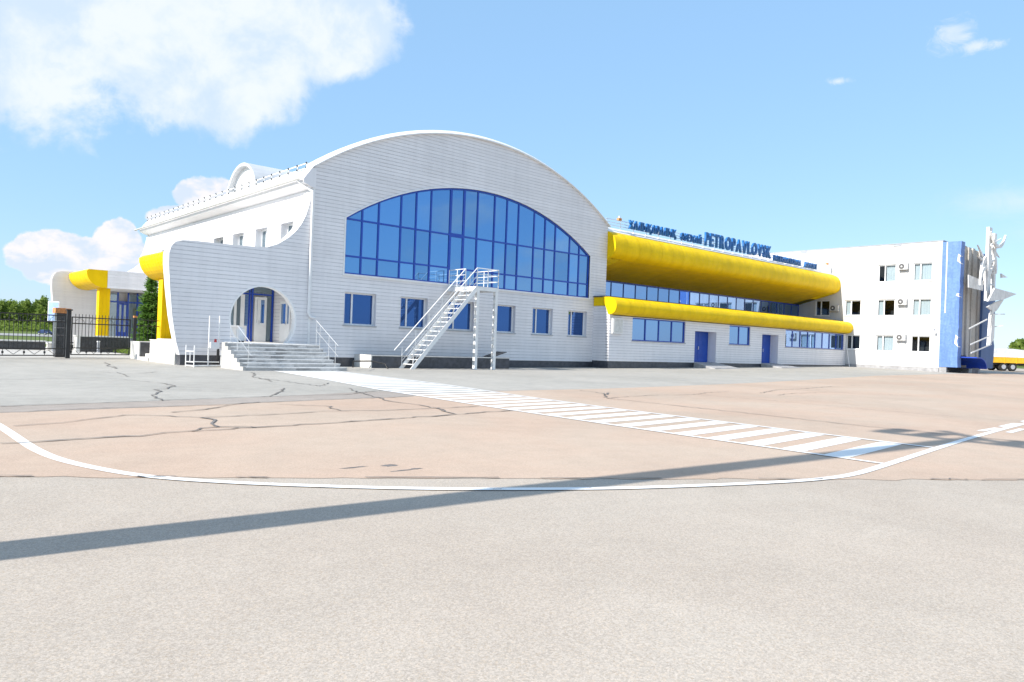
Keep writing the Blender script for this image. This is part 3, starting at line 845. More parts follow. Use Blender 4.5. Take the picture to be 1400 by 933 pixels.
# near portal with the round opening
port_curve = [(10.80, 0.0), (10.78, 0.46), (10.62, 1.0), (10.50, 1.6), (10.40, 2.2), (10.28, 3.3), (10.19, 4.4), (10.19, 4.85), (10.27, 5.15), (10.43, 5.34), (10.72, 5.44), (11.3, 5.47), (12.31, 5.48), (13.5, 5.50), (14.52, 5.56), (15.05, 5.78), (15.59, 6.16), (15.95, 6.52), (16.2, 6.88), (16.42, 7.33), (16.58, 7.9), (16.68, 8.6)]
po = [(XL - 0.002, 0.46)] + [(XL - 0.002, 8.6)] + port_curve[1:][::-1]
HC, HZ, HR = 14.48, 2.16, 1.57
ring = [(HC + HR * math.cos(2 * math.pi * i / 56), HZ + HR * math.sin(2 * math.pi * i / 56)) for i in range(56)]
hole = [p for p in ring if p[1] > 1.09]
def thick(u, v): return -(0.46 + 0.085 * min(v, 6.0) * (1 if u < 14 else 0.7))
portal = slab(MB(), po, [ring], FY, 0.004, -0.14).build('portal_wall', 'trim_white', hall, recalc=True)
mb = MB()
for a, b in zip(port_curve[1:], port_curve[2:]):
    d_ = (Vector(b) - Vector(a)).normalized(); n_ = Vector((d_.y, -d_.x)) * 0.16
    q = [a, b, (b[0] + n_.x, b[1] + n_.y), (a[0] + n_.x, a[1] + n_.y)]
    mb.hexa([FY(*p, -0.141) for p in q], [FY(p[0], p[1], thick(*p)) for p in q])
mb.build('portal_edge', 'trim_white', portal, recalc=True)
slab(MB(), [(p[0] + (0.03 if p[0] < 16.7 else -0.001), p[1] - (0.03 if p[1] > 1 else 0)) for p in po], [[(HC + (p[0] - HC) * 1.02, HZ + (p[1] - HZ) * 1.02) for p in ring]], FY, 0.024, 0.020).build('joint_backing', 'backing', portal, recalc=True)
planks(portal, po, [ring], FY, 0.46, 0.1835, depth=0.036)
mb = MB()
for a, b in zip(ring, ring[1:] + ring[:1]):
    f_ = lambda p, s, d: FY(HC + (p[0] - HC) * s, HZ + (p[1] - HZ) * s, d)
    mb.hexa([f_(a, 0.992, -0.3), f_(b, 0.992, -0.3), f_(b, 1.04, -0.3), f_(a, 1.04, -0.3)], [f_(a, 0.992, 0.05), f_(b, 0.992, 0.05), f_(b, 1.04, 0.05), f_(a, 1.04, 0.05)])
mb.build('opening_rim', 'trim_white', portal)
mb = MB()
for a, b in zip(port_curve[1:], port_curve[2:]):
    d_ = (Vector(b) - Vector(a)).normalized(); n_ = Vector((-d_.y, d_.x)) * 0.025
    q = [(a[0] - n_.x * 0, a[1] - n_.y * 0), (b[0], b[1]), (b[0] + n_.x, b[1] + n_.y), (a[0] + n_.x, a[1] + n_.y)]
    mb.hexa([FY(*p, -0.2) for p in q], [FY(*p, 0.042) for p in q])
mb.build('edge_trim', 'trim_white', portal, recalc=True)
mb = MB(); mbox(mb, FY, 10.80, XL - 0.01, -0.3, 0.455, -0.45, -0.008); mb.build('plinth', 'plinth_dark', hall)

# far portal, same shape mirrored along the side wall
YF = 60.55
FF = plane_y(YF)
fpo = [(p[0] + 0.30 if p[0] < 16 else p[0], p[1]) for p in po]
fportal = slab(MB(), fpo, [], FF, 0.0, -0.45).build('portal_wall', 'trim_white', hall, recalc=True)
planks(fportal, fpo, [], FF, 0.46, 0.1835)
mb = MB(); mbox(mb, FF, 11.1, XL - 0.01, -0.3, 0.455, -0.4, -0.008); mb.build('plinth', 'plinth_dark', hall)

# yellow bullnose canopies over the two side entrances
def bull(x0, zt, zb, xe):
    pts = [(xe, zt), (x0 + 0.12, zt), (x0 + 0.03, zt - 0.08)]
    n = 9; H = zt - 0.12 - zb; Wd = 1.05
    for i in range(n + 1):
        t = math.pi / 2 * i / n
        pts.append((x0 + Wd * (1 - math.cos(t)), zb + H * (1 - math.sin(t))))
    pts.append((xe, zb))
    return pts
def canopy(y0, y1, zt, zb, cap_y):
    core = MB(); core.prism([(p[0] + 0.03 if p[0] < 13 else p[0], p[1] - 0.02 if p[1] > zb + 0.5 else p[1] + 0.02) for p in bull(11.5, zt, zb, XL - 0.04)], lambda p: (p[0], y0 + 0.02, p[1]), lambda p: (p[0], y1 - 0.02, p[1]))
    c = core.build('canopy', 'trim_white', hall, recalc=True)
    n = max(1, int(round((y1 - y0) / 0.46)))
    st = (y1 - y0) / n
    b = bull(11.5, zt, zb, 12.75)
    for i in range(n):
        mb = MB(); a_, b_ = y0 + i * st + 0.008, y0 + (i + 1) * st - 0.008
        mb.prism(b, lambda p: (p[0], a_, p[1]), lambda p: (p[0], b_, p[1]), smooth=False)
        mb.build('canopy_panel', 'yellow_panel', c, recalc=True)
    for (yy, s) in ((y0, 1), (y1, -1)):
        mp = plane_y(yy + 0.018 * s, s)
        planks(c, rect(12.76, XL - 0.05, zb + 0.0, zt + 0.02), [], mp, zb, 0.1835, depth=0.035)
    return c
canopy(34.75, 43.3, 5.46, 4.20, 43.3)
canopy(55.1, 60.5, 5.38, 4.22, 55.1)
for (x0, x1, y0, y1) in ((12.25, 12.95, 41.6, 42.3), (12.48, 13.16, 56.0, 56.7)):
    mb = MB(); mb.box(x0 + 0.02, x1 - 0.02, y0 + 0.02, y1 - 0.02, -0.1, 4.26); col = mb.build('column', 'yellow_panel', hall)
    for i in range(3):
        w = (x1 - x0) / 3
        mb = MB(); mb.box(x0 + i * w + 0.004, x0 + (i + 1) * w - 0.004, y0, y0 + 0.019, -0.1, 4.22); mb.box(x0, x0 + 0.019, y0 + 0.02 + i * w * 0.97, y0 + 0.012 + (i + 1) * w * 0.97, -0.1, 4.22)
        mb.build('column_panel', 'yellow_panel', col)
# far entrance screen (blue door between glass)
FE = plane_y(60.0)
f = MB()
for x in (14.05, 14.62, 15.32, 15.95): mbox(f, FE, x - 0.05, x + 0.05, 0, 4.2, -0.1, 0)
mbox(f, FE, 13.9, 16.7, 3.45, 3.55, -0.09, -0.01)
scr = f.build('entrance_screen', 'frame_blue', hall)
for a, b in ((14.1, 14.57), (15.37, 15.9), (16.0, 16.7)):
    g_ = MB(); g_.add([FE(a, 0.2, -0.05), FE(b, 0.2, -0.05), FE(b, 4.1, -0.05), FE(a, 4.1, -0.05)], [(0, 1, 2, 3)]); g_.build('pane', 'glass_grey', scr)
f = MB()
for x in (14.70, 14.93, 15.0, 15.24): mbox(f, FE, x - 0.035, x + 0.035, 0.06, 3.4, -0.07, -0.012)
mbox(f, FE, 14.72, 15.22, 0.06, 1.3, -0.06, -0.02); mbox(f, FE, 14.67, 15.27, 3.3, 3.42, -0.068, -0.013)
f.build('entrance_door', 'frame_blue', hall)
g_ = MB(); g_.add([FE(14.7, 1.3, -0.05), FE(15.24, 1.3, -0.05), FE(15.24, 3.3, -0.05), FE(14.7, 3.3, -0.05)], [(0, 1, 2, 3)]); g_.build('pane', 'glass_grey', scr)
f = MB(); f.box(16.62, 16.69, 56.4, 57.6, 1.4, 3.2); f.build('side_window', 'glass_grey', hall)
# near porch behind the round opening: white and blue screen, two white doors
PE = plane_y(37.8)
f = MB()
for x, w in ((15.41, .035), (15.55, .05), (16.65, .045)): mbox(f, PE, x - w, x + w, 1.09, 4.18, -0.1, 0.0)
mbox(f, PE, 13.2, 16.7, 3.52, 3.60, -0.09, -0.012)
ps = f.build('porch_screen', 'frame_blue', hall)
f = MB()
for x, w in ((14.0, .07), (14.68, .06), (15.05, .10)): mbox(f, PE, x - w, x + w, 1.09, 3.5, -0.08, 0.01)
mbox(f, PE, 13.2, 15.3, 1.085, 1.9, -0.06, -0.005)
f.build('white_framing', 'frame_white', ps)
for a, b, lo, hi, gm in ((13.3, 13.93, 1.9, 3.5, 'glass_grey'), (14.07, 14.62, 1.9, 3.5, 'glass_grey'), (14.74, 14.95, 1.9, 3.5, 'glass_grey'), (15.15, 15.35, 1.12, 3.5, 'glass_strip'), (16.32, 16.6, 1.12, 3.5, 'glass_grey'), (13.3, 16.6, 3.62, 4.15, 'glass_grey')):
    g_ = MB(); g_.add([PE(a, lo, -0.05), PE(b, lo, -0.05), PE(b, hi, -0.05), PE(a, hi, -0.05)], [(0, 1, 2, 3)]); g_.build('pane', gm, ps)
def white_door(mp, u0, u1, z0, z1, parent):
    f = MB()
    mbox(f, mp, u0, u1, z0, z0 + 0.98, 0.0, 0.06)
    mbox(f, mp, u0, u0 + 0.12, z0 + 0.98, z1, 0.0, 0.06); mbox(f, mp, u1 - 0.12, u1, z0 + 0.98, z1, 0.0, 0.06)
    mbox(f, mp, u0 + 0.12, u1 - 0.12, z1 - 0.14, z1, 0.0, 0.06)
    um = u0 + (u1 - u0) * 0.36
    mbox(f, mp, um - 0.09, um + 0.09, z0 + 0.98, z1 - 0.14, 0.0, 0.058)
    d = f.build('door', 'frame_white', parent)
    for a, b in ((u0 + 0.12, um - 0.09), (um + 0.09, u1 - 0.12)):
        g_ = MB(); g_.add([mp(a, z0 + 0.98, 0.03), mp(b, z0 + 0.98, 0.03), mp(b, z1 - 0.14, 0.03), mp(a, z1 - 0.14, 0.03)], [(0, 1, 2, 3)])
        g_.build('pane', 'glass_strip', d)
    h = MB(); mbox(h, mp, um - 0.02, um + 0.02, z0 + 0.9, z0 + 1.1, 0.061, 0.10); h.build('handle', 'stainless', d)
white_door(PE, 15.67, 16.31, 1.09, 3.42, hall)
white_door(plane_x(XL - 0.0), 35.76, 36.94, 1.095, 3.24, hall)
f = MB(); f.box(11.9, 16.7, 34.0, 41.0, -0.3, 1.075); f.build('porch_floor', 'stone_tread', hall)
f = MB(); f.box(12.6, 16.7, 39.2, 39.3, 1.08, 4.15); f.build('inner_wall', 'plaster', hall)


# ------------------------------------------------------------------ terminal wing
YW, XW0, XW1 = 32.40, 37.46, 72.46
wing = thing('terminal_wing', 'long two storey terminal wing with two rounded yellow bands along its front', 'building', (55, YW, 0))
FW = plane_y(YW)
wins = [(39.84, 45.95, 1.98, 3.56), (51.85, 54.93, 2.05, 3.56), (60.70, 72.0, 2.06, 3.57)]
drs = [(47.19, 50.05, 0.60, 2.95), (56.82, 59.50, 0.62, 3.05)]
wo_ = rect(XW0, XW1, 0.56, 3.60)
wh = [rect(a, b, c, d) for a, b, c, d in wins] + [[(a, c - 0.02), (b, c - 0.02), (b, d), (a, d)] for a, b, c, d in drs]
# doors reach the foot of the cladding: cut them out of the outline
outl = [(XW0, 0.56)]
for a, b, c, d in drs: outl += [(a, 0.56), (a, d), (b, d), (b, 0.56)]
outl += [(XW1, 0.56), (XW1, 3.60), (XW0, 3.60)]
fw_ = slab(MB(), outl, [rect(a, b, c, d) for a, b, c, d in wins], FW, 0.0, -0.3).build('front_wall', 'backing', wing, recalc=True)
planks(fw_, outl, [rect(a, b, c, d) for a, b, c, d in wins], FW, 0.56, 0.1835)
mb = MB(); mbox(mb, FW, XW0 + 0.01, 47.19, -0.5, 0.555, -0.3, -0.012); mbox(mb, FW, 50.05, 56.82, -0.5, 0.555, -0.3, -0.012); mbox(mb, FW, 59.5, XW1, -0.5, 0.555, -0.3, -0.012)
mb.build('plinth', 'plinth_dark', wing)
# short return wall beside the hall
SW = plane_x(XW0)
ro = rect(YW + 0.002, D - 0.002, 0.56, 4.22)
rw = slab(MB(), ro, [], SW, 0.0, -0.3).build('return_wall', 'backing', wing, recalc=True)
planks(rw, ro, [], SW, 0.56, 0.1835)
mb = MB(); mbox(mb, SW, YW + 0.01, D - 0.01, -0.4, 0.555, -0.3, -0.012); mb.build('plinth', 'plinth_dark', wing)
mb = MB(); mb.box(XW0 - 0.06, XW0 + 0.0, YW + 0.02, D - 0.04, 4.23, 4.80); mb.build('fascia', 'yellow_roof', wing)
mb = MB(); mb.box(XW0 - 0.10, XW1, YW + 0.3, 37.3, 4.82, 4.90); mb.build('terrace_roof', 'bitumen', wing)
window(wing, FW, 39.85, 45.94, 1.99, 3.55, 0.10, (0.25, 0.5, 0.75), 'glass_strip', 'frame_blue', 0.07)
window(wing, FW, 51.86, 54.92, 2.06, 3.55, 0.10, (0.5,), 'glass_strip', 'frame_blue', 0.07)
window(wing, FW, 60.71, 71.99, 2.07, 3.56, 0.10, [i / 8 for i in range(1, 8)], 'glass_strip', 'frame_blue', 0.055)
for (a, b, c, d) in drs:
    mb = MB(); rcs = 0.72
    mbox(mb, FW, b - 0.015, b, c, d, -rcs, -0.002); mbox(mb, FW, a, a + 0.015, c, d, -rcs, -0.002); mbox(mb, FW, a + 0.015, b - 0.015, d - 0.015, d, -rcs, -0.002)
    mbox(mb, FW, a, b, c - 0.3, c - 0.02, -rcs - 0.2, -0.002)
    mb.build('door_recess', 'panel_white', wing)
    mb = MB(); mid = (a + b) / 2
    for u0, u1 in ((a + 0.02, mid - 0.005), (mid + 0.005, b - 0.02)):
        mbox(mb, FW, u0, u1, c, d - 0.02, -rcs - 0.06, -rcs)
        for r in range(5): mbox(mb, FW, u0 + 0.08, u1 - 0.08, c + 0.12 + r * 0.43, c + 0.12 + r * 0.43 + 0.36, -rcs, -rcs + 0.012)
    dd = mb.build('door', 'door_blue', wing)
    mb = MB(); mbox(mb, FW, mid + 0.06, mid + 0.11, c + 0.95, c + 1.2, -rcs + 0.012, -rcs + 0.06); mb.build('handle', 'stainless', dd)
    mb = MB()                                            # sloping concrete ramp
    z0 = gh(a, YW - 1.6)
    mb.hexa([(a - 0.1, YW - 1.9, z0 - 0.1), (b + 0.5, YW - 1.9, z0 - 0.1), (b + 0.1, YW - 0.05, z0 - 0.1), (a - 0.1, YW - 0.05, z0 - 0.1)],
            [(a - 0.1, YW - 1.9, z0 + 0.05), (b + 0.5, YW - 1.9, z0 + 0.05), (b + 0.1, YW - 0.05, c - 0.02), (a - 0.1, YW - 0.05, c - 0.02)])
    mb.build('ramp', 'plinth_grey', wing)
# yellow bands
low_prof = [(32.95, 4.82), (32.68, 4.81), (32.3, 4.80), (32.05, 4.72), (31.86, 4.58), (31.74, 4.38), (31.70, 4.20), (31.74, 4.02), (31.84, 3.86), (31.98, 3.74), (32.18, 3.67), (32.39, 3.65)]
def band(prof, x0, x1, n, parent, mat, rc=True):
    st = (x1 - x0) / n
    for i in range(n):
        mb = MB(); a_, b_ = x0 + i * st + (0.010 if i else 0), x0 + (i + 1) * st - 0.010
        mb.prism(prof, lambda p: (a_, p[0], p[1]), lambda p: (b_, p[0], p[1]), smooth=False, caps=(i in (0, n - 1)), closed=(i in (0, n - 1)))
        o = mb.build('canopy_panel', mat, parent, recalc=True)
        for pl in o.data.polygons:
            if len(pl.vertices) == 4: pl.use_smooth = True
def refine(prof, k=4):
    return smooth(prof, k)
mb = MB(); mb.prism([(32.95, 4.80), (32.2, 4.74), (31.86, 4.3), (32.0, 3.85), (32.39, 3.70)], lambda p: (XW0 - 0.1, p[0], p[1]), lambda p: (XW1, p[0], p[1]))
lc = mb.build('lower_canopy', 'yellow_roof', wing, recalc=True)
band(refine(low_prof, 3), XW0 - 0.17, XW1, 24, lc, 'yellow_roof')
up_prof = [(34.4, 9.50), (34.03, 9.47), (33.66, 9.36), (33.37, 9.15), (33.18, 8.88), (33.09, 8.56), (33.08, 8.25), (33.16, 7.95), (33.36, 7.73), (33.67, 7.57)]
soff = [(33.67, 7.57), (34.48, 7.37), (35.97, 6.97), (37.36, 6.52)]
mb = MB(); mb.prism([(37.3, 9.45), (34.4, 9.45), (33.6, 9.2), (33.25, 8.6), (33.3, 8.0), (33.75, 7.63), (37.3, 6.6)], lambda p: (XR + 0.02, p[0], p[1]), lambda p: (XW1, p[0], p[1]))
uc = mb.build('upper_canopy', 'yellow_roof', wing, recalc=True)
band(refine(up_prof, 3), XR + 0.005, XW1, 26, uc, 'yellow_roof')
band(soff, XR + 0.005, XW1, 26, uc, 'yellow_roof')
mb = MB(); mb.prism(refine(up_prof, 3) + soff[1:] + [(37.36, 9.5)], lambda p: (XR + 0.006, p[0], p[1]), lambda p: (XR + 0.02, p[0], p[1])); mb.build('end_cap', 'yellow_roof', uc, recalc=True)
# upper glazing
YG = 37.33
GP = plane_y(YG)
n = 23; st = 1.46; x0 = 72.40 - n * st
f = MB()
for i in range(n + 1): mbox(f, GP, x0 + i * st - 0.03, x0 + i * st + 0.03, 4.90, 6.60, -0.05, 0.03)
mbox(f, GP, x0, 72.4, 4.92, 5.0, -0.048, 0.028); mbox(f, GP, x0, 72.4, 6.42, 6.60, -0.048, 0.028)
ug = f.build('upper_glazing', 'frame_blue', wing)
for i in range(n):
    tu, tv = random.gauss(0, 0.0012), random.gauss(0, 0.0012)
    a, b = x0 + i * st + 0.03, x0 + (i + 1) * st - 0.03
    g_ = MB(); g_.add([GP(a, 5.0, -0.01), GP(b, 5.0, -0.01 + tu), GP(b, 6.42, -0.01 + tu + tv), GP(a, 6.42, -0.01 + tv)], [(0, 1, 2, 3)]); g_.build('pane', 'glass_strip', ug)
mb = MB(); mb.box(XR + 0.01, XW1, 34.3, 56, 9.46, 9.62); mb.build('roof', 'roof_metal', wing)
mb = MB(); mb.box(XR + 0.01, XW1, 55.7, 56, -0.4, 9.45); mb.build('rear_wall', 'panel_white', wing)
mb = MB(); mb.box(XR + 0.01, XW1 - 0.01, YG + 0.06, YG + 0.2, 0.2, 9.44); mb.build('inner_wall', 'panel_white', wing)
mb = MB(); mb.prism([(33.92, 9.475), (34.28, 9.82), (34.38, 9.82), (34.38, 9.45), (33.95, 9.45)], lambda p: (XR + 0.01, p[0], p[1]), lambda p: (XW1, p[0], p[1])); mb.build('parapet_band', 'trim_white', wing, recalc=True)
mb = MB()
for z in (9.98, 10.17, 10.38): mb.bar((XR + 0.1, 34.12, z), (XW1 - 0.1, 34.12, z), 0.045, 0.045)
wr = mb.build('roof_railing', 'stainless', wing)
mb = MB(); mb.bar((XR + 0.2, 34.12, 9.6), (XR + 0.2, 34.12, 10.40), 0.04, 0.04); p0 = mb.build('railing_post', 'stainless', wr)
for i in range(1, 24): instance(p0, wr, (i * 1.45, 0, 0))
for xx in (40.1, 71.6):
    lp = thing('beacon_lamp', 'small orange lamp on the roof railing ' + ('beside the arched gable' if xx < 50 else 'beside the white office block'), 'lamp', (xx, 34.12, 10.4))
    m_b = MB(); m_b.box(xx - 0.16, xx + 0.16, 34.02, 34.22, 10.40, 10.56); m_b.build('lamp_body', 'orange_stone', lp)
    m_b = MB(); m_b.tube((xx, 34.12, 10.56), (xx, 34.12, 10.72), 0.09, 8, 0.06); m_b.build('lamp_cover', 'lamp_glass', lp)
cb = thing('wall_cabinet', 'white metal cabinet on the wing wall under the yellow band', 'cabinet', (38.1, YW, 2.4))
mb = MB(); mbox(mb, FW, 37.62, 38.68, 2.40, 3.44, 0.04, 0.16); mb.build('cabinet_body', 'trim_white', cb)
mb = MB(); mbox(mb, FW, 37.70, 38.60, 2.48, 3.36, 0.16, 0.185); mb.build('cabinet_door', 'concrete_white', cb)

# ------------------------------------------------------------------ letters on the roof
def word(text, name, label, x0, x1, z0, h, bold=0.030, gap=0.085):
    t_ = thing(name, label, 'sign', ((x0 + x1) / 2, 33.86, z0))
    deps = bpy.context.evaluated_depsgraph_get()
    ms = []
    for ch in text:
        cu_ = bpy.data.curves.new('glyph', 'FONT'); cu_.body = ch; cu_.size = 1.0; cu_.extrude = 0.09; cu_.offset = bold; cu_.resolution_u = 3
        ob = bpy.data.objects.new('glyph', cu_); COL.objects.link(ob)
        bpy.context.view_layer.update()
        me = bpy.data.meshes.new_from_object(ob.evaluated_get(bpy.context.evaluated_depsgraph_get()))
        bpy.data.objects.remove(ob); bpy.data.curves.remove(cu_)
        xs = [v.co.x for v in me.vertices]; ms.append((me, min(xs), max(xs)))
    capm = bpy.data.curves.new('glyph', 'FONT'); capm.body = 'H'; capm.size = 1; capm.offset = bold
    ob = bpy.data.objects.new('glyph', capm); COL.objects.link(ob); bpy.context.view_layer.update()
    me = bpy.data.meshes.new_from_object(ob.evaluated_get(bpy.context.evaluated_depsgraph_get()))
    cap = max(v.co.y for v in me.vertices); bpy.data.objects.remove(ob); bpy.data.curves.remove(capm); bpy.data.meshes.remove(me)
    tot = sum(b - a for _, a, b in ms) + gap * (len(ms) - 1)
    sx = (x1 - x0) / tot; sz = h / cap
    x = x0
    for me, a, b in ms:
        for v in me.vertices:
            X = (v.co.x - a) * sx + x; Z = v.co.y * sz + z0; Y = 33.86 - v.co.z * 0.9
            v.co = Vector((X, Y, Z)) - LOC[t_]
        me.materials.clear(); me.materials.append(M['letter_blue'])
        me.name = 'letter'
        o = bpy.data.objects.new('letter', me); COL.objects.link(o); o.parent = t_
        x += (b - a + gap) * sx
    mb = MB()
    for z in (z0 + 0.12, z0 + h * 0.75): mb.bar((x0, 33.97, z), (x1, 33.97, z), 0.03, 0.03)
    mb.build('letter_rail', 'stainless', t_)
    return t_
word('ХАЛЫҚАРАЛЫҚ', 'roof_sign', 'blue Cyrillic roof letters spelling the long first word beside the arched gable', 40.85, 46.38, 9.93, 0.56)
word('ӘУЕЖАЙ', 'roof_sign', 'short blue Cyrillic roof word just left of the tall letters', 46.95, 49.72, 9.86, 0.52)
word('PETROPAVLOVSK', 'roof_sign', 'tall blue roof letters reading PETROPAVLOVSK', 50.25, 60.35, 9.84, 1.02, gap=0.14)
word('INTERNATIONAL', 'roof_sign', 'small blue roof letters reading INTERNATIONAL', 60.85, 65.82, 9.70, 0.50)
word('AIRPORT', 'roof_sign', 'small blue roof letters reading AIRPORT nearest the office block', 66.48, 68.95, 9.66, 0.50)

# ------------------------------------------------------------------ office block
XB, YB0, YB1, XB1 = 72.47, 24.05, 50.0, 82.8
blk = thing('office_block', 'white three storey office block with a blue mosaic corner at the far right', 'building', (77, 37, 0))
BX = plane_x(XB)
cols = [(24.83, 26.47), (27.95, 29.57)]
bw_ = []
for c_ in cols:
    bw_ += [(c_[0], c_[1], 8.55, 10.18), (c_[0], c_[1], 5.36, 6.92), (c_[0], c_[1], 2.06, 3.55)]
bw_ += [(31.07, 32.62, 5.40, 6.91), (34.11, 35.59, 5.40, 6.95), (31.03, 32.36, 2.15, 3.54)]
bo = rect(YB0, YB1, 0.70, 12.05)
slab(MB(), bo, [rect(*q) for q in bw_], BX, 0.0, -0.3).build('wall', 'plaster', blk, recalc=True)
cur = {0: (1,), 1: (0,), 2: (0, 1), 3: (0, 1), 4: (0,), 5: (0, 1), 6: (1,), 7: (), 8: ()}
# order: near col rows 3,2,1 (top to bottom) then far col
cset = [(0, 1), (0, 1), (), (0,), (1,), (0, 1), (1,), (), ()]
for i, (a, b, c_, d) in enumerate(bw_):
    window(blk, BX, a + 0.005, b - 0.005, c_ + 0.005, d - 0.005, 0.12, (0.62,), 'glass_clear' , 'frame_white', 0.08, 'trim_white', cset[i], True)
mb = MB()
mb.box(XB + 0.31, XB1, YB0, YB0 + 0.3, 0.7, 12.05); mb.box(XB1 - 0.3, XB1, YB0 + 0.31, YB1, 0.7, 12.05); mb.box(XB + 0.31, XB1 - 0.31, YB1 - 0.3, YB1, 0.7, 12.05)
mb.build('wall', 'plaster', blk)
mb = MB(); mb.box(XB + 0.02, XB1 - 0.02, YB0 + 0.02, YB1 - 0.02, 11.9, 12.02); mb.build('roof', 'roof_metal', blk)
mb = MB(); mb.box(XB - 0.05, XB1 + 0.05, YB0 - 0.05, YB1 + 0.05, 12.05, 12.11); mb.build('roof_coping', 'steel_grey', blk)
mb = MB(); mb.box(XB + 0.03, XB1 - 0.03, YB0 + 0.03, YB1 - 0.03, -0.4, 0.695); mb.build('plinth', 'plinth_grey', blk)
for i, zz_ in enumerate((11.75, 11.8)):
    mb = MB(); yy = (27.9, 37.0)[i]; mb.box(XB - 0.06, XB, yy - 0.35, yy + 0.35, 11.86, 12.0); mb.build('roof_outlet', 'steel_grey', blk)
# mosaic slabs on the end facing the apron
YM = 22.55
def rough_slab(x0, x1, y0, y1, z0, z1, mat, name, jag):
    """vertical slab whose outer edge is broken and notched"""
    mb = MB(); zs = frange(z0, z1, 0.45); pr = []
    for z in zs: pr.append((y0 + (random.uniform(0, jag) if z0 < z < z1 else 0), z))
    pts = [(y1, z0)] + pr + [(y1, z1)]
    mb.prism(pts, lambda p: (x0, p[0], p[1]), lambda p: (x1, p[0], p[1]))
    return mb.build(name, mat, blk, recalc=True)
rough_slab(XB - 0.04, XB + 0.9, YM, YB0 - 0.002, 0.82, 11.92, 'mosaic_blue', 'mosaic_slab', 0.05)
mb = MB(); mb.box(XB - 0.075, XB - 0.035, YB0 - 0.42, YB0 - 0.34, 5.6, 11.9); mb.build('cable_duct', 'trim_white', blk)
mb = MB(); mb.box(XB - 0.02, XB + 0.0, YB0 + 0.0, YB0 + 0.02, 5.0, 11.9); mb.build('corner_strip', 'mosaic_blue_shaded', blk)
mb = MB(); mb.box(XB, XB + 0.7, YM + 0.9, YB0 - 0.01, -0.3, 0.80); mb.build('slab_foot', 'plinth_grey', blk)
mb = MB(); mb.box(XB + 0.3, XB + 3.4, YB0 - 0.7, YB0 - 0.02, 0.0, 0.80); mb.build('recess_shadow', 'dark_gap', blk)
# stepped vertical relief strips of the grey mosaic
for i in range(9):
    a_ = XB + 0.92 + i * 0.63; dpt = random.uniform(0.0, 0.22)
    mb = MB(); mb.box(a_, a_ + 0.60, YB0 - 1.02 - dpt, YB0 - 0.003, 0.80 if i > 3 else 1.9, 11.55 + random.uniform(-0.15, 0.25)); mb.build('mosaic_strip', 'mosaic_grey', blk)
mb = MB(); mb.box(XB + 4.6, XB + 7.0, YB0 - 1.0, YB0 - 0.02, -0.2, 0.79); mb.build('slab_foot', 'plinth_grey', blk)
mb = MB()
edge = [(82.55, 0.78), (82.75, 1.9), (82.85, 3.0), (82.35, 3.9), (82.7, 5.2), (82.8, 7.0), (82.3, 8.2), (82.55, 9.4), (82.2, 10.6), (82.35, 11.2)]
mb.prism([(79.0, 0.78)] + edge + [(79.0, 11.5)], lambda p: (p[0], YM + 0.1, p[1]), lambda p: (p[0], YB0 - 0.004, p[1]))
mb.build('mosaic_slab', 'mosaic_blue_shaded', blk, recalc=True)
# metal scraps fixed to the blue corner
for z_, s_ in ((9.9, 0.9), (7.0, 0.35), (2.6, 1.1)):
    mb = MB(); mb.prism([(0, 0), (0.34, s_ * 0.3), (0.25, s_), (0.05, s_ * 0.8), (0.16, s_ * 0.45)], lambda p: (XB - 0.1, YM - 0.02 + p[0] * 0.9, z_ + p[1]), lambda p: (XB + 0.5, YM - 0.02 + p[0] * 0.9, z_ + p[1]))
    mb.build('metal_relief', 'sculpt_white', blk, recalc=True)
# barrel awning over the low entrance
mb = MB(); N = 12
outer = [(0, 1.0)] + [(2.3 * math.sin(math.pi / 2 * i / N), 1.0 + 0.0 + 0.0 * i + (1.05 * math.cos(math.pi / 2 * i / N)) - 0.05) for i in range(N + 1)]
arcp = [(74.0 + 2.1 * math.sin(math.pi / 2 * i / N), 0.78 + 1.0 * math.cos(math.pi / 2 * i / N)) for i in range(N + 1)]
inn = [(74.0 + 2.0 * math.sin(math.pi / 2 * i / N), 0.74 + 0.95 * math.cos(math.pi / 2 * i / N)) for i in range(N + 1)]
mb.prism([(73.2, 1.78)] + arcp + inn[::-1] + [(73.2, 1.69)], lambda p: (p[0], 21.3, p[1]), lambda p: (p[0], YB0 - 0.6, p[1]))
mb.build('awning', 'awning_blue', blk, recalc=True)
mb = MB(); mb.box(75.85, 76.3, 21.9, 22.4, -0.1, 0.8); mb.build('awning_pier', 'plinth_grey', blk)

# air conditioners
def aircon(y_, z_, label):
    t_ = thing('air_conditioner', label, 'air conditioner', (XB, y_, z_), 'air conditioners on the office block')
    mb = MB(); mb.box(XB - 0.36, XB - 0.06, y_ - 0.42, y_ + 0.42, z_, z_ + 0.58); mb.build('casing', 'casing_grey', t_)
    mb = MB(); mb.tube((XB - 0.36, y_ + 0.1, z_ + 0.29), (XB - 0.375, y_ + 0.1, z_ + 0.29), 0.24, 20); mb.build('fan_grille', 'fan_dark', t_)
    mb = MB(); mb.tube((XB - 0.375, y_ + 0.1, z_ + 0.29), (XB - 0.382, y_ + 0.1, z_ + 0.29), 0.07, 12); mb.build('fan_hub', 'trim_white', t_)
    for s_ in (-0.3, 0.3):
        mb = MB(); mb.box(XB - 0.38, XB, y_ + s_ - 0.02, y_ + s_ + 0.02, z_ - 0.05, z_ - 0.002); mb.build('bracket', 'steel_grey', t_)
aircon(27.25, 9.62, 'white air conditioner between the top row windows of the office block')
aircon(27.25, 6.36, 'white air conditioner between the middle row windows of the office block')
aircon(27.25, 3.08, 'white air conditioner between the bottom row windows of the office block')
aircon(33.55, 5.85, 'shaded air conditioner between the two yellow bands')
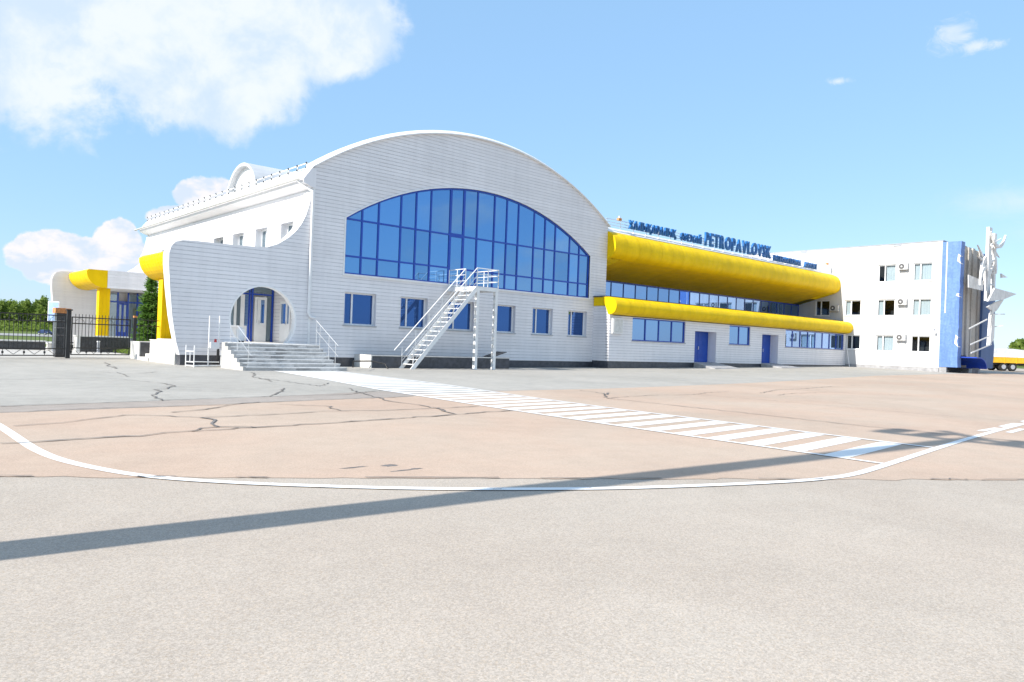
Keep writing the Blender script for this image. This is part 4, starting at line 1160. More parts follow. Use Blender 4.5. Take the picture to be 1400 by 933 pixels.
wl = thing('wall_camera', 'small camera on a thin arm by the blue mosaic corner', 'lamp', (XB, 24.4, 4.1))  # camera on a small bracket, built as a box and arm
mb = MB(); mb.path([(XB, 24.3, 4.1), (XB - 0.5, 24.4, 4.15)], 0.02, 6); mb.build('arm', 'steel_grey', wl)
mb = MB(); mb.box(XB - 0.62, XB - 0.45, 24.33, 24.47, 4.0, 4.12); mb.build('camera_head', 'steel_grey', wl)
dp_ = thing('drain_pipe', 'thin white pipe leaning at the end of the wing', 'pipe', (72.2, 31.9, 0.5))
mb = MB(); mb.tube((72.25, 32.15, 2.05), (72.2, 31.85, 0.45), 0.04, 8); mb.build('pipe_run', 'trim_white', dp_)
mb = MB(); mb.tube((72.25, 32.15, 2.05), (72.38, 32.3, 2.2), 0.045, 8); mb.build('pipe_elbow', 'trim_white', dp_)

# sculpture in front of the mosaic
sc_ = thing('metal_sculpture', 'white metal sculpture of masts and blades on the mosaic end wall', 'sculpture', (78, 21.8, 0.6))
def blade(name, pts, y0, th, tilt=0.0):
    cx = sum(p[0] for p in pts) / len(pts)
    mb = MB(); mb.prism(pts, lambda p: (p[0], y0 + tilt * (p[0] - cx), p[1]), lambda p: (p[0], y0 + th + tilt * (p[0] - cx), p[1]))
    return mb.build(name, 'sculpt_white', sc_, recalc=True)
def mast_(name, x0, x1, z0, z1, y0, wx0, wx1):
    mb = MB(); d = 0.25
    mb.hexa([(x0 - wx0, y0, z0), (x0 + wx0, y0, z0), (x0 + wx0, y0 + d, z0), (x0 - wx0, y0 + d, z0)], [(x1 - wx1, y0, z1), (x1 + wx1, y0, z1), (x1 + wx1, y0 + d, z1), (x1 - wx1, y0 + d, z1)])
    return mb.build(name, 'sculpt_white', sc_)
mast_('mast', 76.45, 76.6, 6.9, 13.55, 21.5, 0.30, 0.42)
mast_('mast', 78.85, 78.80, 7.6, 13.3, 21.7, 0.28, 0.28)
blade('mast_foot', [(78.55, 5.9), (79.35, 5.9), (79.3, 3.6), (78.15, 2.9)], 21.7, 0.3)
def arc_blade(cx, cz, r, t0, t1, w, y0, th=0.16, nm='curved_arm'):
    N = 12; o_ = []; i_ = []
    for j in range(N + 1):
        t = rad(t0 + (t1 - t0) * j / N); ww = w * math.sin(math.pi * (0.12 + 0.76 * j / N))
        o_.append((cx + (r + ww / 2) * math.cos(t), cz + (r + ww / 2) * math.sin(t))); i_.append((cx + (r - ww / 2) * math.cos(t), cz + (r - ww / 2) * math.sin(t)))
    return blade(nm, o_ + i_[::-1], y0, th)
arc_blade(78.2, 14.6, 2.6, 215, 330, 0.32, 21.3)
arc_blade(77.6, 13.2, 1.3, 200, 300, 0.22, 21.2)
arc_blade(77.2, 8.6, 2.4, 100, 175, 0.5, 21.6)
arc_blade(75.9, 8.3, 1.5, 95, 185, 0.4, 21.5)
arc_blade(78.3, 9.0, 1.7, 60, 200, 0.45, 21.8)
arc_blade(76.2, 9.6, 2.8, 0, 55, 0.5, 21.6)
for a_, L_, w_ in ((20, 1.9, .3), (150, 2.9, .42), (172, 3.0, .5), (200, 2.2, .42), (60, 1.8, .25), (-25, 2.4, .5)):
    t = rad(a_); c0_ = (76.9, 10.3)
    e = (c0_[0] + L_ * math.cos(t), c0_[1] + L_ * math.sin(t)); nx, nz = -math.sin(t) * w_ / 2, math.cos(t) * w_ / 2
    blade('ray_blade', [(c0_[0] + nx, c0_[1] + nz), e, (c0_[0] - nx, c0_[1] - nz)], 21.75 + random.uniform(-.2, .2), 0.12)
blade('plate', [(73.2, 9.0), (76.3, 8.7), (76.2, 7.8), (73.3, 7.9)], 22.0, 0.06, -0.10)
blade('wing_plate', [(76.4, 8.05), (82.0, 7.9), (78.6, 7.15), (74.9, 6.75)], 20.9, 0.14, -0.05)
blade('wing_plate', [(75.9, 6.3), (78.2, 6.9), (80.8, 7.35), (78.8, 6.2), (76.9, 5.6), (77.3, 6.1)], 21.4, 0.12)
for (a, b, w) in (((77.0, 12.4), (80.6, 12.2), .12), ((76.2, 11.9), (79.2, 12.9), .10), ((77.2, 9.2), (79.0, 10.9), .18), ((76.9, 11.0), (79.2, 9.3), .16), ((78.9, 11.6), (80.2, 11.2), .14), ((76.3, 8.6), (78.8, 8.4), .12)):
    d_ = (Vector(b) - Vector(a)).normalized(); n_ = Vector((-d_.y, d_.x)) * w
    blade('cross_blade', [(a[0] + n_.x, a[1] + n_.y), b, (a[0] - n_.x, a[1] - n_.y)], 21.5 + random.uniform(-.25, .25), 0.10)
blade('ray_blade', [(80.1, 9.7), (82.0, 9.5), (80.2, 9.3)], 21.5, 0.12)
blade('ray_blade', [(79.9, 12.0), (80.2, 11.9), (80.1, 9.4), (79.7, 9.5)], 22.1, 0.3)
for p, q in (((74.0, 4.3), (76.7, 5.25)), ((74.5, 2.9), (77.7, 3.8)), ((74.7, 2.15), (78.2, 3.05)), ((80.0, 5.9), (81.9, 6.0)), ((80.4, 4.7), (81.4, 4.9))):
    mb = MB(); mb.bar((p[0], 22.2, p[1]), (q[0], 21.6, q[1]), 0.07, 0.10); mb.build('strut', 'sculpt_white', sc_)

# ------------------------------------------------------------------ entrance steps
stp = thing('entrance_steps', 'grey stone entrance steps rising to the round opening', 'steps', (13.9, 31, 0))
SX0, SX1 = 11.80, 16.05
for i in range(7):
    yf = 29.15 + 0.33 * i; zt = 0.155 * (i + 1)
    yb = yf + 0.33 if i < 6 else 31.45
    mb = MB(); mb.box(SX0 + 0.012, SX1 + (0.3 if i == 0 else 0.15 if i == 1 else 0) - 0.012, yf + 0.02, 31.45 - 0.002 * i, zt - 0.155 - (0.15 if i == 0 else 0), zt - 0.045)
    s_ = mb.build('step', 'stone_step', stp)
    mb = MB(); mb.box(SX0 + 0.01, SX1 + (0.3 if i == 0 else 0.15 if i == 1 else 0), yf, yb + 0.018 - (0.02 if i == 6 else 0), zt - 0.044, zt)
    mb.build('tread', 'stone_tread', s_)
prf = [(31.46, -0.15), (29.12, -0.15), (29.12, 0.16)]
for i in range(7):
    yf = 29.12 + 0.33 * i
    prf += [(yf, 0.155 * (i + 1) + 0.004)] + ([(yf + 0.33, 0.155 * (i + 1) + 0.004)] if i < 6 else [])
prf += [(31.46, 1.089)]
mb = MB(); mb.prism(prf, lambda p: (SX0 - 0.10, p[0], p[1]), lambda p: (SX0 + 0.008, p[0], p[1])); mb.build('side_wall', 'concrete_grey', stp, recalc=True)
mb = MB(); mb.box(12.65, SX1 - 0.012, 31.462, 33.80, -0.2, 1.04); ld_ = mb.build('landing', 'stone_step', stp)
mb = MB(); mb.box(12.62, SX1, 31.46, 33.82, 1.041, 1.085); mb.build('tread', 'stone_tread', ld_)
def handrail(x, pts, posts):
    mb = MB()
    P = [(x, p[0], p[1]) for p in pts]
    mb.path(P, 0.019, 8); mb.path([(p[0], p[1], p[2] - 0.45) for p in P], 0.010, 8)
    h = mb.build('handrail', 'stainless', stp)
    for (yy, z0, z1) in posts:
        mb = MB(); mb.tube((x, yy, z0), (x, yy, z1), 0.012, 8); mb.build('baluster', 'stainless', h)
handrail(12.02, [(31.40, 1.78), (30.58, 1.78), (29.16, 1.07)], ((31.38, 1.085, 1.78), (30.58, 0.77, 1.78), (29.42, 0.155, 1.20)))
handrail(15.90, [(31.31, 2.20), (29.17, 1.09)], ((31.25, 1.085, 2.17), (30.9, 0.93, 1.99), (30.04, 0.465, 1.54), (29.42, 0.155, 1.22)))
bn = thing('litter_bin', 'white litter bin inside the round opening on the landing', 'bin', (13.56, 34.2, 1.085))
mb = MB(); mb.tube((13.56, 34.2, 1.15), (13.56, 34.2, 1.70), 0.19, 20, 0.21); mb.build('bin_body', 'trim_white', bn)
mb = MB(); mb.tube((13.56, 34.2, 1.701), (13.56, 34.2, 1.78), 0.12, 16, 0.06); mb.build('bin_lid', 'trim_white', bn)
mb = MB(); mb.tube((13.56, 34.2, 1.086), (13.56, 34.2, 1.149), 0.17, 20); mb.build('bin_foot', 'steel_black', bn)

# ------------------------------------------------------------------ metal stair to the glazed door
ms = thing('metal_staircase', 'white steel outdoor staircase climbing to a landing under the arched window', 'staircase', (24, 32, 0))
PX0, PX1, PY0, PY1, PZ = 25.10, 26.64, 31.14, D - 0.05, 4.50
FX = 21.05; SY0, SY1 = 31.16, 32.19
mb = MB(); mb.box(PX0, PX1, PY0, PY1, PZ - 0.04, PZ); mb.build('landing', 'steel_white', ms)
mb = MB()
mb.box(PX0, PX0 + 0.06, PY0 + 0.061, PY1, PZ - 0.22, PZ - 0.042); mb.box(PX1 - 0.06, PX1, PY0 + 0.061, PY1, PZ - 0.22, PZ - 0.042); mb.box(PX0, PX1, PY0, PY0 + 0.06, PZ - 0.22, PZ - 0.042)
mb.build('landing_beam', 'steel_white', ms)
for (px_, py_) in ((PX0 + 0.12, PY0 + 0.10), (PX1 - 0.12, PY0 + 0.10)):
    mb = MB(); mb.box(px_ - 0.09, px_ + 0.09, py_ - 0.09, py_ - 0.075, 0, PZ - 0.22); mb.box(px_ - 0.09, px_ + 0.09, py_ + 0.075, py_ + 0.09, 0, PZ - 0.22)
    n_ = 9
    for i in range(n_ + 1):
        z = i * (PZ - 0.4) / n_
        mb.box(px_ - 0.088, px_ - 0.078, py_ - 0.0745, py_ + 0.0745, z, z + 0.22); mb.box(px_ + 0.078, px_ + 0.088, py_ - 0.0745, py_ + 0.0745, z, z + 0.22)
    leg = mb.build('leg', 'steel_white', ms)
    mb = MB(); mb.box(px_ - 0.2, px_ + 0.2, py_ - 0.2, py_ + 0.2, -0.02, 0.02); mb.build('base_plate', 'steel_grey', leg)
for sy in (SY0, SY1):
    mb = MB(); v_ = [(FX - 0.05, 0.0), (FX + 0.22, 0.0), (PX0, PZ - 0.27), (PX0, PZ - 0.0), (PX0 - 0.02, PZ)]
    mb.prism(v_, lambda p: (p[0], sy - 0.03, p[1]), lambda p: (p[0], sy + 0.03, p[1])); mb.build('stringer', 'steel_white', ms, recalc=True)
NT_ = 17
for i in range(1, NT_ + 1):
    t = i / (NT_ + 1); xx = FX + (PX0 - FX) * t + 0.06; z = PZ * t
    mb = MB(); mb.box(xx - 0.11, xx + 0.13, SY0 + 0.032, SY1 - 0.032, z - 0.035, z); mb.build('tread', 'steel_white', ms)
slope = PZ / (PX0 - FX)
for sy in (SY0, SY1):
    mb = MB()
    mb.tube((FX - 0.35, sy, 0.92), (PX0, sy, PZ + 0.98), 0.026, 8)
    for o_ in (0.62, 0.30): mb.tube((FX + 0.1, sy, 0.05 + o_), (PX0, sy, PZ - 0.06 + o_), 0.016, 8)
    rl_ = mb.build('handrail', 'steel_white', ms)
    for i in range(5):
        t = (i + 0.15) / 5; xx = FX + (PX0 - FX) * t; z = PZ * t
        mb = MB(); mb.tube((xx, sy, z + 0.02), (xx, sy, z + 0.98), 0.02, 8); mb.build('baluster', 'steel_white', rl_)
def rail_run(a, b, posts):
    mb = MB()
    for h_ in (0.98, 0.66, 0.33): mb.tube((a[0], a[1], PZ + h_), (b[0], b[1], PZ + h_), 0.024 if h_ > 0.9 else 0.017, 8)
    r_ = mb.build('landing_railing', 'steel_white', ms)
    for i in range(posts):
        t = i / (posts - 1); x_, y_ = a[0] + (b[0] - a[0]) * t, a[1] + (b[1] - a[1]) * t
        mb = MB(); mb.tube((x_, y_, PZ), (x_, y_, PZ + 1.0), 0.024, 8); mb.build('baluster', 'steel_white', r_)
rail_run((PX0 + 0.02, PY1 - 0.1), (PX0 + 0.02, SY1), 3)
rail_run((PX0 + 0.02, PY0 + 0.02), (PX1 - 0.02, PY0 + 0.02), 3)
rail_run((PX1 - 0.02, PY0 + 0.02), (PX1 - 0.02, PY1 - 0.1), 3)

# light well box along the gable foot
lw = thing('light_well', 'long dark granite light well with a white end against the gable foot', 'light well', (24, 33, 0))
mb = MB(); mb.box(19.36, 19.42, 32.18, D - 0.02, -0.2, 0.66); mb.build('end_wall', 'concrete_white', lw)
mb = MB(); mb.box(19.43, 28.55, 32.20, 32.40, -0.2, 0.60); mb.box(28.35, 28.55, 32.41, D - 0.02, -0.2, 0.60); mb.build('front_wall', 'plinth_dark', lw)
mb = MB(); mb.box(19.43, 28.57, 32.17, 32.42, 0.604, 0.645); mb.build('coping', 'concrete_white', lw)
mb = MB(); mb.box(19.43, 28.3, 32.43, D - 0.03, 0.3, 0.34); mb.build('grating', 'steel_black', lw)
mb = MB(); mb.hexa([(27.6, 32.5, 0.66), (28.6, 32.5, 0.95), (28.6, 33.4, 0.95), (27.6, 33.4, 0.66)], [(27.6, 32.5, 0.69), (28.6, 32.5, 0.98), (28.6, 33.4, 0.98), (27.6, 33.4, 0.69)]); mb.build('lid', 'steel_black', lw)
gr_ = thing('guard_rail', 'bent black pipe rail in front of the light well end', 'rail', (19.2, 31.6, 0))
mb = MB(); mb.path([(18.6, 32.6, 0.32), (19.3, 32.0, 0.36), (19.75, 31.5, 0.25), (19.8, 31.3, 0.0)], 0.035, 8); mb.build('rail_pipe', 'steel_black', gr_)
mb = MB(); mb.tube((18.6, 32.6, 0.32), (18.6, 32.6, 0.0), 0.03, 8); mb.build('rail_post', 'steel_black', gr_)

# steel rack and upright frame beside the steps
rk = thing('steel_rack', 'low white tubular rack standing left of the entrance steps', 'rack', (11.2, 32.3, 0))
R0 = 0.022
def rtube(name, pts, r=R0, mat='steel_white', parent=rk):
    m_b = MB(); m_b.path(pts, r, 8); return m_b.build(name, mat, parent)
rtube('upright', [(10.55, 32.35, 0), (10.55, 32.35, 0.92)]); rtube('upright', [(10.72, 31.85, 0), (10.72, 31.85, 0.92)]); rtube('upright', [(11.45, 32.3, 0), (11.45, 32.3, 0.80)]); rtube('upright', [(12.0, 32.3, 0), (12.0, 32.3, 0.72)])
for z in (0.66, 0.22, 0.06): rtube('cross_bar', [(10.55, 32.35, z), (10.72, 31.85, z)], 0.03 if z < .1 else R0)
rtube('base_bar', [(10.72, 31.85, 0.06), (12.05, 32.25, 0.06)], 0.035); rtube('base_bar', [(10.55, 32.35, 0.22), (12.0, 32.5, 0.2)])
rtube('top_bar', [(10.72, 31.85, 0.80), (11.6, 32.35, 0.80)], 0.018)
rtube('upright', [(10.64, 32.1, 0.22), (10.64, 32.1, 0.66)], 0.018)
uf = thing('upright_frame', 'tall white steel frame with a white box and red knob by the steps', 'frame', (11.9, 32.7, 0))
rtube('upright', [(11.62, 32.75, 0), (11.62, 32.75, 2.2)], 0.028, 'steel_white', uf); rtube('upright', [(12.05, 32.75, 0.78), (12.05, 32.75, 2.22)], 0.028, 'steel_white', uf)
rtube('black_leg', [(12.05, 32.75, 0), (12.05, 32.75, 0.78)], 0.034, 'steel_black', uf); rtube('black_leg', [(12.2, 33.3, 0), (12.2, 33.3, 0.75)], 0.03, 'steel_black', uf)
mb = MB(); mb.box(11.66, 12.02, 32.62, 32.88, 0.78, 1.06); mb.build('white_box', 'trim_white', uf)
mb = MB(); mb.tube((11.9, 32.75, 1.06), (11.9, 32.75, 1.2), 0.06, 10, 0.045); mb.build('red_knob', 'red_paint', uf)
mb = MB(); mb.box(11.75, 11.98, 32.66, 32.8, 0.05, 0.25); mb.build('foot_box', 'steel_black', uf)

# ------------------------------------------------------------------ low walls near the portal, steps
pw = thing('side_wall_block', 'low white wall running back from the round opening portal', 'wall', (10.9, 36.4, 0))
mb = MB(); mb.box(10.75, 11.5, 34.45, 38.1, -0.2, 1.0); mb.build('wall_body', 'concrete_white', pw)
mb = MB(); mb.box(10.72, 11.53, 34.45, 38.12, 1.003, 1.05); mb.build('coping', 'concrete_white', pw)
pb = thing('pier_block', 'low white pier with a dark granite face where the railings end', 'wall', (11, 40.7, 0))
mb = MB(); mb.box(10.75, 12.4, 39.85, 41.4, -0.2, 0.90); mb.build('pier_body', 'concrete_white', pb)
mb = MB(); mb.box(10.80, 12.38, 39.815, 39.845, 0.0, 0.86); mb.build('granite_face', 'granite_black', pb)
ss = thing('garden_steps', 'three small concrete steps between the two low white walls', 'steps', (11, 39, 0))
for i in range(3):
    mb = MB(); mb.box(10.70 + i * 0.33, 12.2, 38.15, 39.80, -0.1 + 0.0, 0.16 * (i + 1)); mb.build('step', 'concrete_white', ss) if i == 0 else None
    if i: mb.v and MB().box(10.70 + i * 0.33, 12.2, 38.16, 39.79, 0.16 * i + 0.002, 0.16 * (i + 1)).build('step', 'concrete_white', ss)

# ------------------------------------------------------------------ gate and railings
gA, gP, gB = Vector((4.2, 39.1)), Vector((7.78, 40.52)), Vector((10.78, 41.75))
def railing(name, label, a, b, z0, h, n, cat, top=2.05, curls=True, group=None):
    t_ = thing(name, label, cat, (a.x, a.y, 0), group)
    P = lambda s, z, o=0: (a.x + (b.x - a.x) * s, a.y + (b.y - a.y) * s + o, z)
    L = (b - a).length
    for z in (z0, z0 + 0.32, top - 0.30, top):
        mb = MB(); mb.bar(P(0, z), P(1, z), 0.035, 0.05); mb.build('rail', 'steel_black', t_)
    for s in (0.0, 1.0):
        mb = MB(); mb.bar(P(s, z0 - 0.02), P(s, top + 0.02), 0.05, 0.05); mb.build('frame_post', 'steel_black', t_)
    for i in range(1, n):
        s = i / n
        mb = MB(); mb.bar(P(s, z0 + 0.32), P(s, top + (0.16 if curls else 0.0)), 0.022, 0.022)
        mb.build('bar', 'steel_black', t_)
    m5 = max(2, n // 4)
    for i in range(m5):
        s0, s1 = i / m5, (i + 1) / m5; sm = (s0 + s1) / 2
        mb = MB()
        mb.bar(P(s0, z0), P(s0, z0 + 0.32), 0.025, 0.025); mb.bar(P(s0 + 0.15 / m5, z0 + 0.27), P(sm, z0 + 0.05), 0.018, 0.018); mb.bar(P(sm, z0 + 0.05), P(s1 - 0.15 / m5, z0 + 0.27), 0.018, 0.018)
        c_ = P(s0, z0 + 0.14); mb.box(c_[0] - 0.04, c_[0] + 0.04, c_[1] - 0.03, c_[1] + 0.03, c_[2] - 0.05, c_[2] + 0.05)
        for q in range(6):                              # scroll in the head panel
            t0, t1 = math.pi * q / 6, math.pi * (q + 1) / 6; r_ = 0.30 / m5
            mb.bar(P(sm - r_ * math.cos(t0), top - 0.28 + 0.22 * math.sin(t0)), P(sm - r_ * math.cos(t1), top - 0.28 + 0.22 * math.sin(t1)), 0.014, 0.014)
        mb.build('ornament', 'steel_black', t_)
    return t_
railing('iron_gate', 'black wrought iron gate leaf left of the gate post', gA, Vector((7.62, 40.455)), 0.14, 2.0, 19, 'gate', 2.02, False)
railing('iron_railing', 'black wrought iron railing between the gate post and low white pier', Vector((7.93, 40.58)), gB, 0.18, 2.0, 18, 'railing', 1.98, True)
gp_ = thing('gate_post', 'black steel gate post between the gate leaf and the railing', 'post', (gP.x, gP.y, 0))
mb = MB(); mb.box(gP.x - 0.085, gP.x + 0.085, gP.y - 0.085, gP.y + 0.085, -0.05, 2.28); mb.build('post_shaft', 'steel_black', gp_)
mb = MB(); mb.box(gP.x - 0.13, gP.x + 0.13, gP.y - 0.13, gP.y + 0.13, 2.281, 2.34); mb.build('post_cap', 'steel_black', gp_)
for z in (0.4, 1.7):
    mb = MB(); mb.box(gP.x - 0.17, gP.x - 0.112, gP.y - 0.05, gP.y + 0.05, z, z + 0.12); mb.build('hinge', 'steel_black', gp_)
ep = thing('end_post', 'slim black post with a yellow top on the low white pier', 'post', (10.95, 41.5, 0.9))
mb = MB(); mb.box(10.88, 11.02, 41.43, 41.57, 0.902, 2.1); mb.build('post_shaft', 'steel_black', ep)
mb = MB(); mb.box(10.87, 11.03, 41.42, 41.58, 2.101, 2.2); mb.build('post_cap', 'orange_stone', ep)
mb = MB(); mb.bar((11.02, 41.5, 2.0), (14.2, 42.6, 2.0), 0.03, 0.04); mb.bar((11.02, 41.5, 1.7), (14.2, 42.6, 1.7), 0.03, 0.04)
for i in range(14): mb.bar((11.2 + i * 0.22, 41.56 + i * 0.076, 0.85), (11.2 + i * 0.22, 41.56 + i * 0.076, 2.1), 0.02, 0.02)
rr_ = mb.build('garden_railing', 'steel_black'); tagged(rr_, 'black railing in front of the small spruce', 'railing')
op = thing('stone_pillar', 'dark granite pillar with an orange stone cap behind the gate post', 'pillar', (7.85, 42.4, 0))
for i in range(6):
    mb = MB(); mb.box(7.55, 8.08, 42.05, 42.60, i * 0.36 + 0.004, (i + 1) * 0.36 - 0.004); mb.build('stone_block', 'granite_black', op)
for i in range(3):
    mb = MB(); mb.box(7.47 + i * 0.23, 7.47 + (i + 1) * 0.23 - 0.01, 41.97, 42.68, 2.165, 2.40 + random.uniform(-.03, .03)); mb.build('cap_stone', 'orange_stone', op)

def low_wall(label, x0, x1, y0, y1, h, endw=0.25):
    t_ = thing('granite_wall', label, 'wall', ((x0 + x1) / 2, y0, 0), 'dark granite garden walls')
    mb = MB(); mb.box(x0 + endw, x1, y0 + 0.02, y1, -0.1, h - 0.08); mb.box(x0, x0 + endw - 0.003, y0, y1, -0.1, h - 0.08); mb.build('wall_body', 'concrete_white', t_)
    n_ = max(2, int((x1 - x0 - endw) / 0.6)); w_ = (x1 - x0 - endw) / n_
    for i in range(n_):
        mb = MB(); mb.box(x0 + endw + i * w_ + 0.004, x0 + endw + (i + 1) * w_ - 0.004, y0 - 0.012, y0 + 0.018, -0.1, h - 0.085); mb.build('granite_panel', 'granite_black', t_)
    mb = MB(); mb.box(x0 - 0.04, x1 + 0.04, y0 - 0.05, y1 + 0.04, h - 0.078, h); mb.build('coping', 'concrete_white', t_)
    return t_
low_wall('long low dark granite wall seen through the gate leaf', 1.5, 9.35, 55.2, 55.9, 0.58)
low_wall('short low dark granite wall seen just left of the stone pillar', 9.75, 11.15, 56.6, 57.2, 0.42)
low_wall('tall dark granite planter wall in front of the far yellow column', 10.55, 13.6, 52.6, 53.3, 1.02, 0.22)
th = thing('light_bollard', 'small white bollard light against the dark planter wall', 'bollard', (11.7, 52.2, 0))
mb = MB(); mb.tube((11.7, 52.2, 0), (11.7, 52.2, 0.62), 0.08, 10); mb.build('bollard_body', 'steel_grey', th)
mb = MB(); mb.tube((11.7, 52.2, 0.62), (11.7, 52.2, 0.70), 0.10, 10); mb.build('bollard_head', 'trim_white', th)
# grassy bank beside the planter
mb = MB(); N = 10; v = []
for i in range(N + 1):
    for j in range(N + 1):
        x = 12.6 + 3.2 * i / N; y_ = 46.2 + 6.3 * j / N
        v.append((x, y_, 0.02 + 0.75 * (i / N) ** 0.8 * math.sin(math.pi * min(1, 0.15 + j / N * 0.8))))
mb.add(v, [(i * (N + 1) + j, (i + 1) * (N + 1) + j, (i + 1) * (N + 1) + j + 1, i * (N + 1) + j + 1) for i in range(N) for j in range(N)], True)
struct(mb.build('grass_bank', 'grass'))
mb = MB()
for i in range(5200):
    x = random.uniform(12.6, 15.7); y_ = random.uniform(46.2, 52.4)
    z = 0.02 + 0.75 * ((x - 12.6) / 3.2) ** 0.8 * math.sin(math.pi * min(1, 0.15 + (y_ - 46.2) / 6.3 * 0.8))
    a = random.uniform(0, 6.28); h_ = random.uniform(0.08, 0.24); w_ = 0.015
    mb.add([(x - w_ * math.cos(a), y_ - w_ * math.sin(a), z - 0.01), (x + w_ * math.cos(a), y_ + w_ * math.sin(a), z - 0.01), (x + random.gauss(0, .05), y_ + random.gauss(0, .05), z + h_)], [(0, 1, 2)])
go = mb.build('grass_blades', 'leaf_birch'); go['kind'] = 'stuff'

# ------------------------------------------------------------------ vegetation
def leaf_quad(mb, c, s, rnd):
    d = Vector((rnd.gauss(0, 1), rnd.gauss(0, 1), rnd.gauss(0, 0.8))).normalized()
    u = d.orthogonal().normalized(); w = d.cross(u)
    t = rnd.uniform(0, 6.28); a = u * math.cos(t) + w * math.sin(t); b = d.cross(a)
    mb.add([c - a * s - b * s * .6, c + a * s - b * s * .5, c + a * s * .8 + b * s * .6, c - a * s * .9 + b * s * .5], [(0, 1, 2, 3)])
def tree_proto(seed, H, Wd, kind, nleaf):
    rnd = random.Random(seed)
    t_ = thing('birch_tree' if kind == 'birch' else 'broadleaf_tree', 'x', 'tree', (0, 0, 0))
    mb = MB(); mb.tube((0, 0, -1.0), (0.1, 0.05, H * 0.55), 0.16, 7, 0.08); mb.tube((0.1, 0.05, H * 0.55), (0.0, 0.1, H * 0.9), 0.08, 6, 0.02)
    lumps = []
    for i in range(9):
        a = rnd.uniform(0, 6.28); z = rnd.uniform(0.16, 0.86) * H; r = Wd * 0.42 * rnd.uniform(0.35, 1.0) * (1.25 - z / H)
        p = Vector((r * math.cos(a), r * math.sin(a), z)); lumps.append((p, Wd * rnd.uniform(0.20, 0.32)))
        mb.tube((0.05, 0.03, z * 0.72), p, 0.05, 5, 0.015)
    lumps.append((Vector((0, 0, H * 0.9)), Wd * 0.2)); lumps.append((Vector((0, 0, H * 0.66)), Wd * 0.32))
    mb.build('trunk', 'bark_pale', t_)
    cr_ = MB()
    for i in range(nleaf):
        p, r = lumps[rnd.randrange(len(lumps))]
        d = Vector((rnd.gauss(0, 1), rnd.gauss(0, 1), rnd.gauss(0, 1))).normalized() * r * rnd.uniform(0.35, 1.2) ** 0.8
        d.z *= 1.25
        leaf_quad(cr_, p + d, rnd.uniform(0.22, 0.42) * Wd / 5, rnd)
    cr_.build('crown', 'leaf_birch', t_)
    return t_
protos = [tree_proto(s, 14 + (s % 3), 6.4 + 1.2 * (s % 2), 'birch', 520) for s in range(6)]
rnd = random.Random(3)
first = True
k_i = 0
places = []
for row, (d0, n_) in enumerate(((318, 40), (329, 38), (342, 36))):
    for i in range(n_):
        s_ = -262 + 78 * (i + rnd.uniform(0.1, 0.9)) / n_ + row * 1.5
        s_ = s_ * d0 / 330
        places.append((d0 + rnd.uniform(-5, 5), s_))
for d_, s_ in places:
    x, y_ = along(d_, s_)
    if x < 18: continue
    pr = protos[k_i % 6]
    sc = rnd.uniform(0.72, 0.90) * (1.12 if rnd.random() < 0.15 else 1.0)
    lab = 'tree of the green birch wood beyond the road at far left'
    loc = (x, y_, gh(x, y_) - 0.2)
    if k_i < 6:
        pr.location = loc; pr.rotation_euler.z = rnd.uniform(0, 6.28); pr.scale = (sc, sc, sc); pr['label'] = lab; pr['group'] = 'birch wood beyond the road'
    else:
        c_ = copy_tree(pr, loc, rnd.uniform(0, 6.28), (sc * rnd.uniform(.9, 1.1), sc, sc), lab); c_['group'] = 'birch wood beyond the road'
    k_i += 1
# undergrowth along the wood edge
mb = MB(); rq = random.Random(11)
for i in range(5200):
    d_ = rq.uniform(296, 312); s_ = rq.uniform(-300, -175)
    x, y_ = along(d_, s_); h_ = abs(rq.gauss(0, 1.5)) + 0.2
    leaf_quad(mb, Vector((x, y_, gh(x, y_) + h_)), rq.uniform(.25, .55), rq)
u_ = mb.build('undergrowth', 'leaf_birch'); u_['kind'] = 'stuff'
# far woods all round the airfield
mb = MB(); rq = random.Random(5)
for i in range(15000):
    a = rq.uniform(0, 6.283)
    r_ = 900 + 160 * math.sin(3 * a + 1) + rq.uniform(0, 60)
    hh_ = 13 + 3 * math.sin(17 * a) + 2 * math.sin(41 * a)
    x, y_ = r_ * math.sin(a), r_ * math.cos(a)
    leaf_quad(mb, Vector((x, y_, -1 + rq.uniform(0, 1) * hh_)), rq.uniform(1.6, 3.2), rq)
fw2 = mb.build('far_woods', 'leaf_birch'); fw2['kind'] = 'stuff'
# right-hand trees behind the truck
tr_ = tree_proto(21, 6.5, 6.5, 'broad', 1500)
tr_.location = (233, 57.5, 0.1); tr_['label'] = 'round green tree behind the yellow trailer at far right'
t2 = copy_tree(tr_, (247, 52, 0.1), 1.7, (1.15, 1.15, 1.1), 'taller green tree half cut off at the right edge of the picture')
t3 = copy_tree(tr_, (228, 74, -0.2), 3.0, (0.8, 0.8, 0.75), 'smaller green tree beyond the office block')

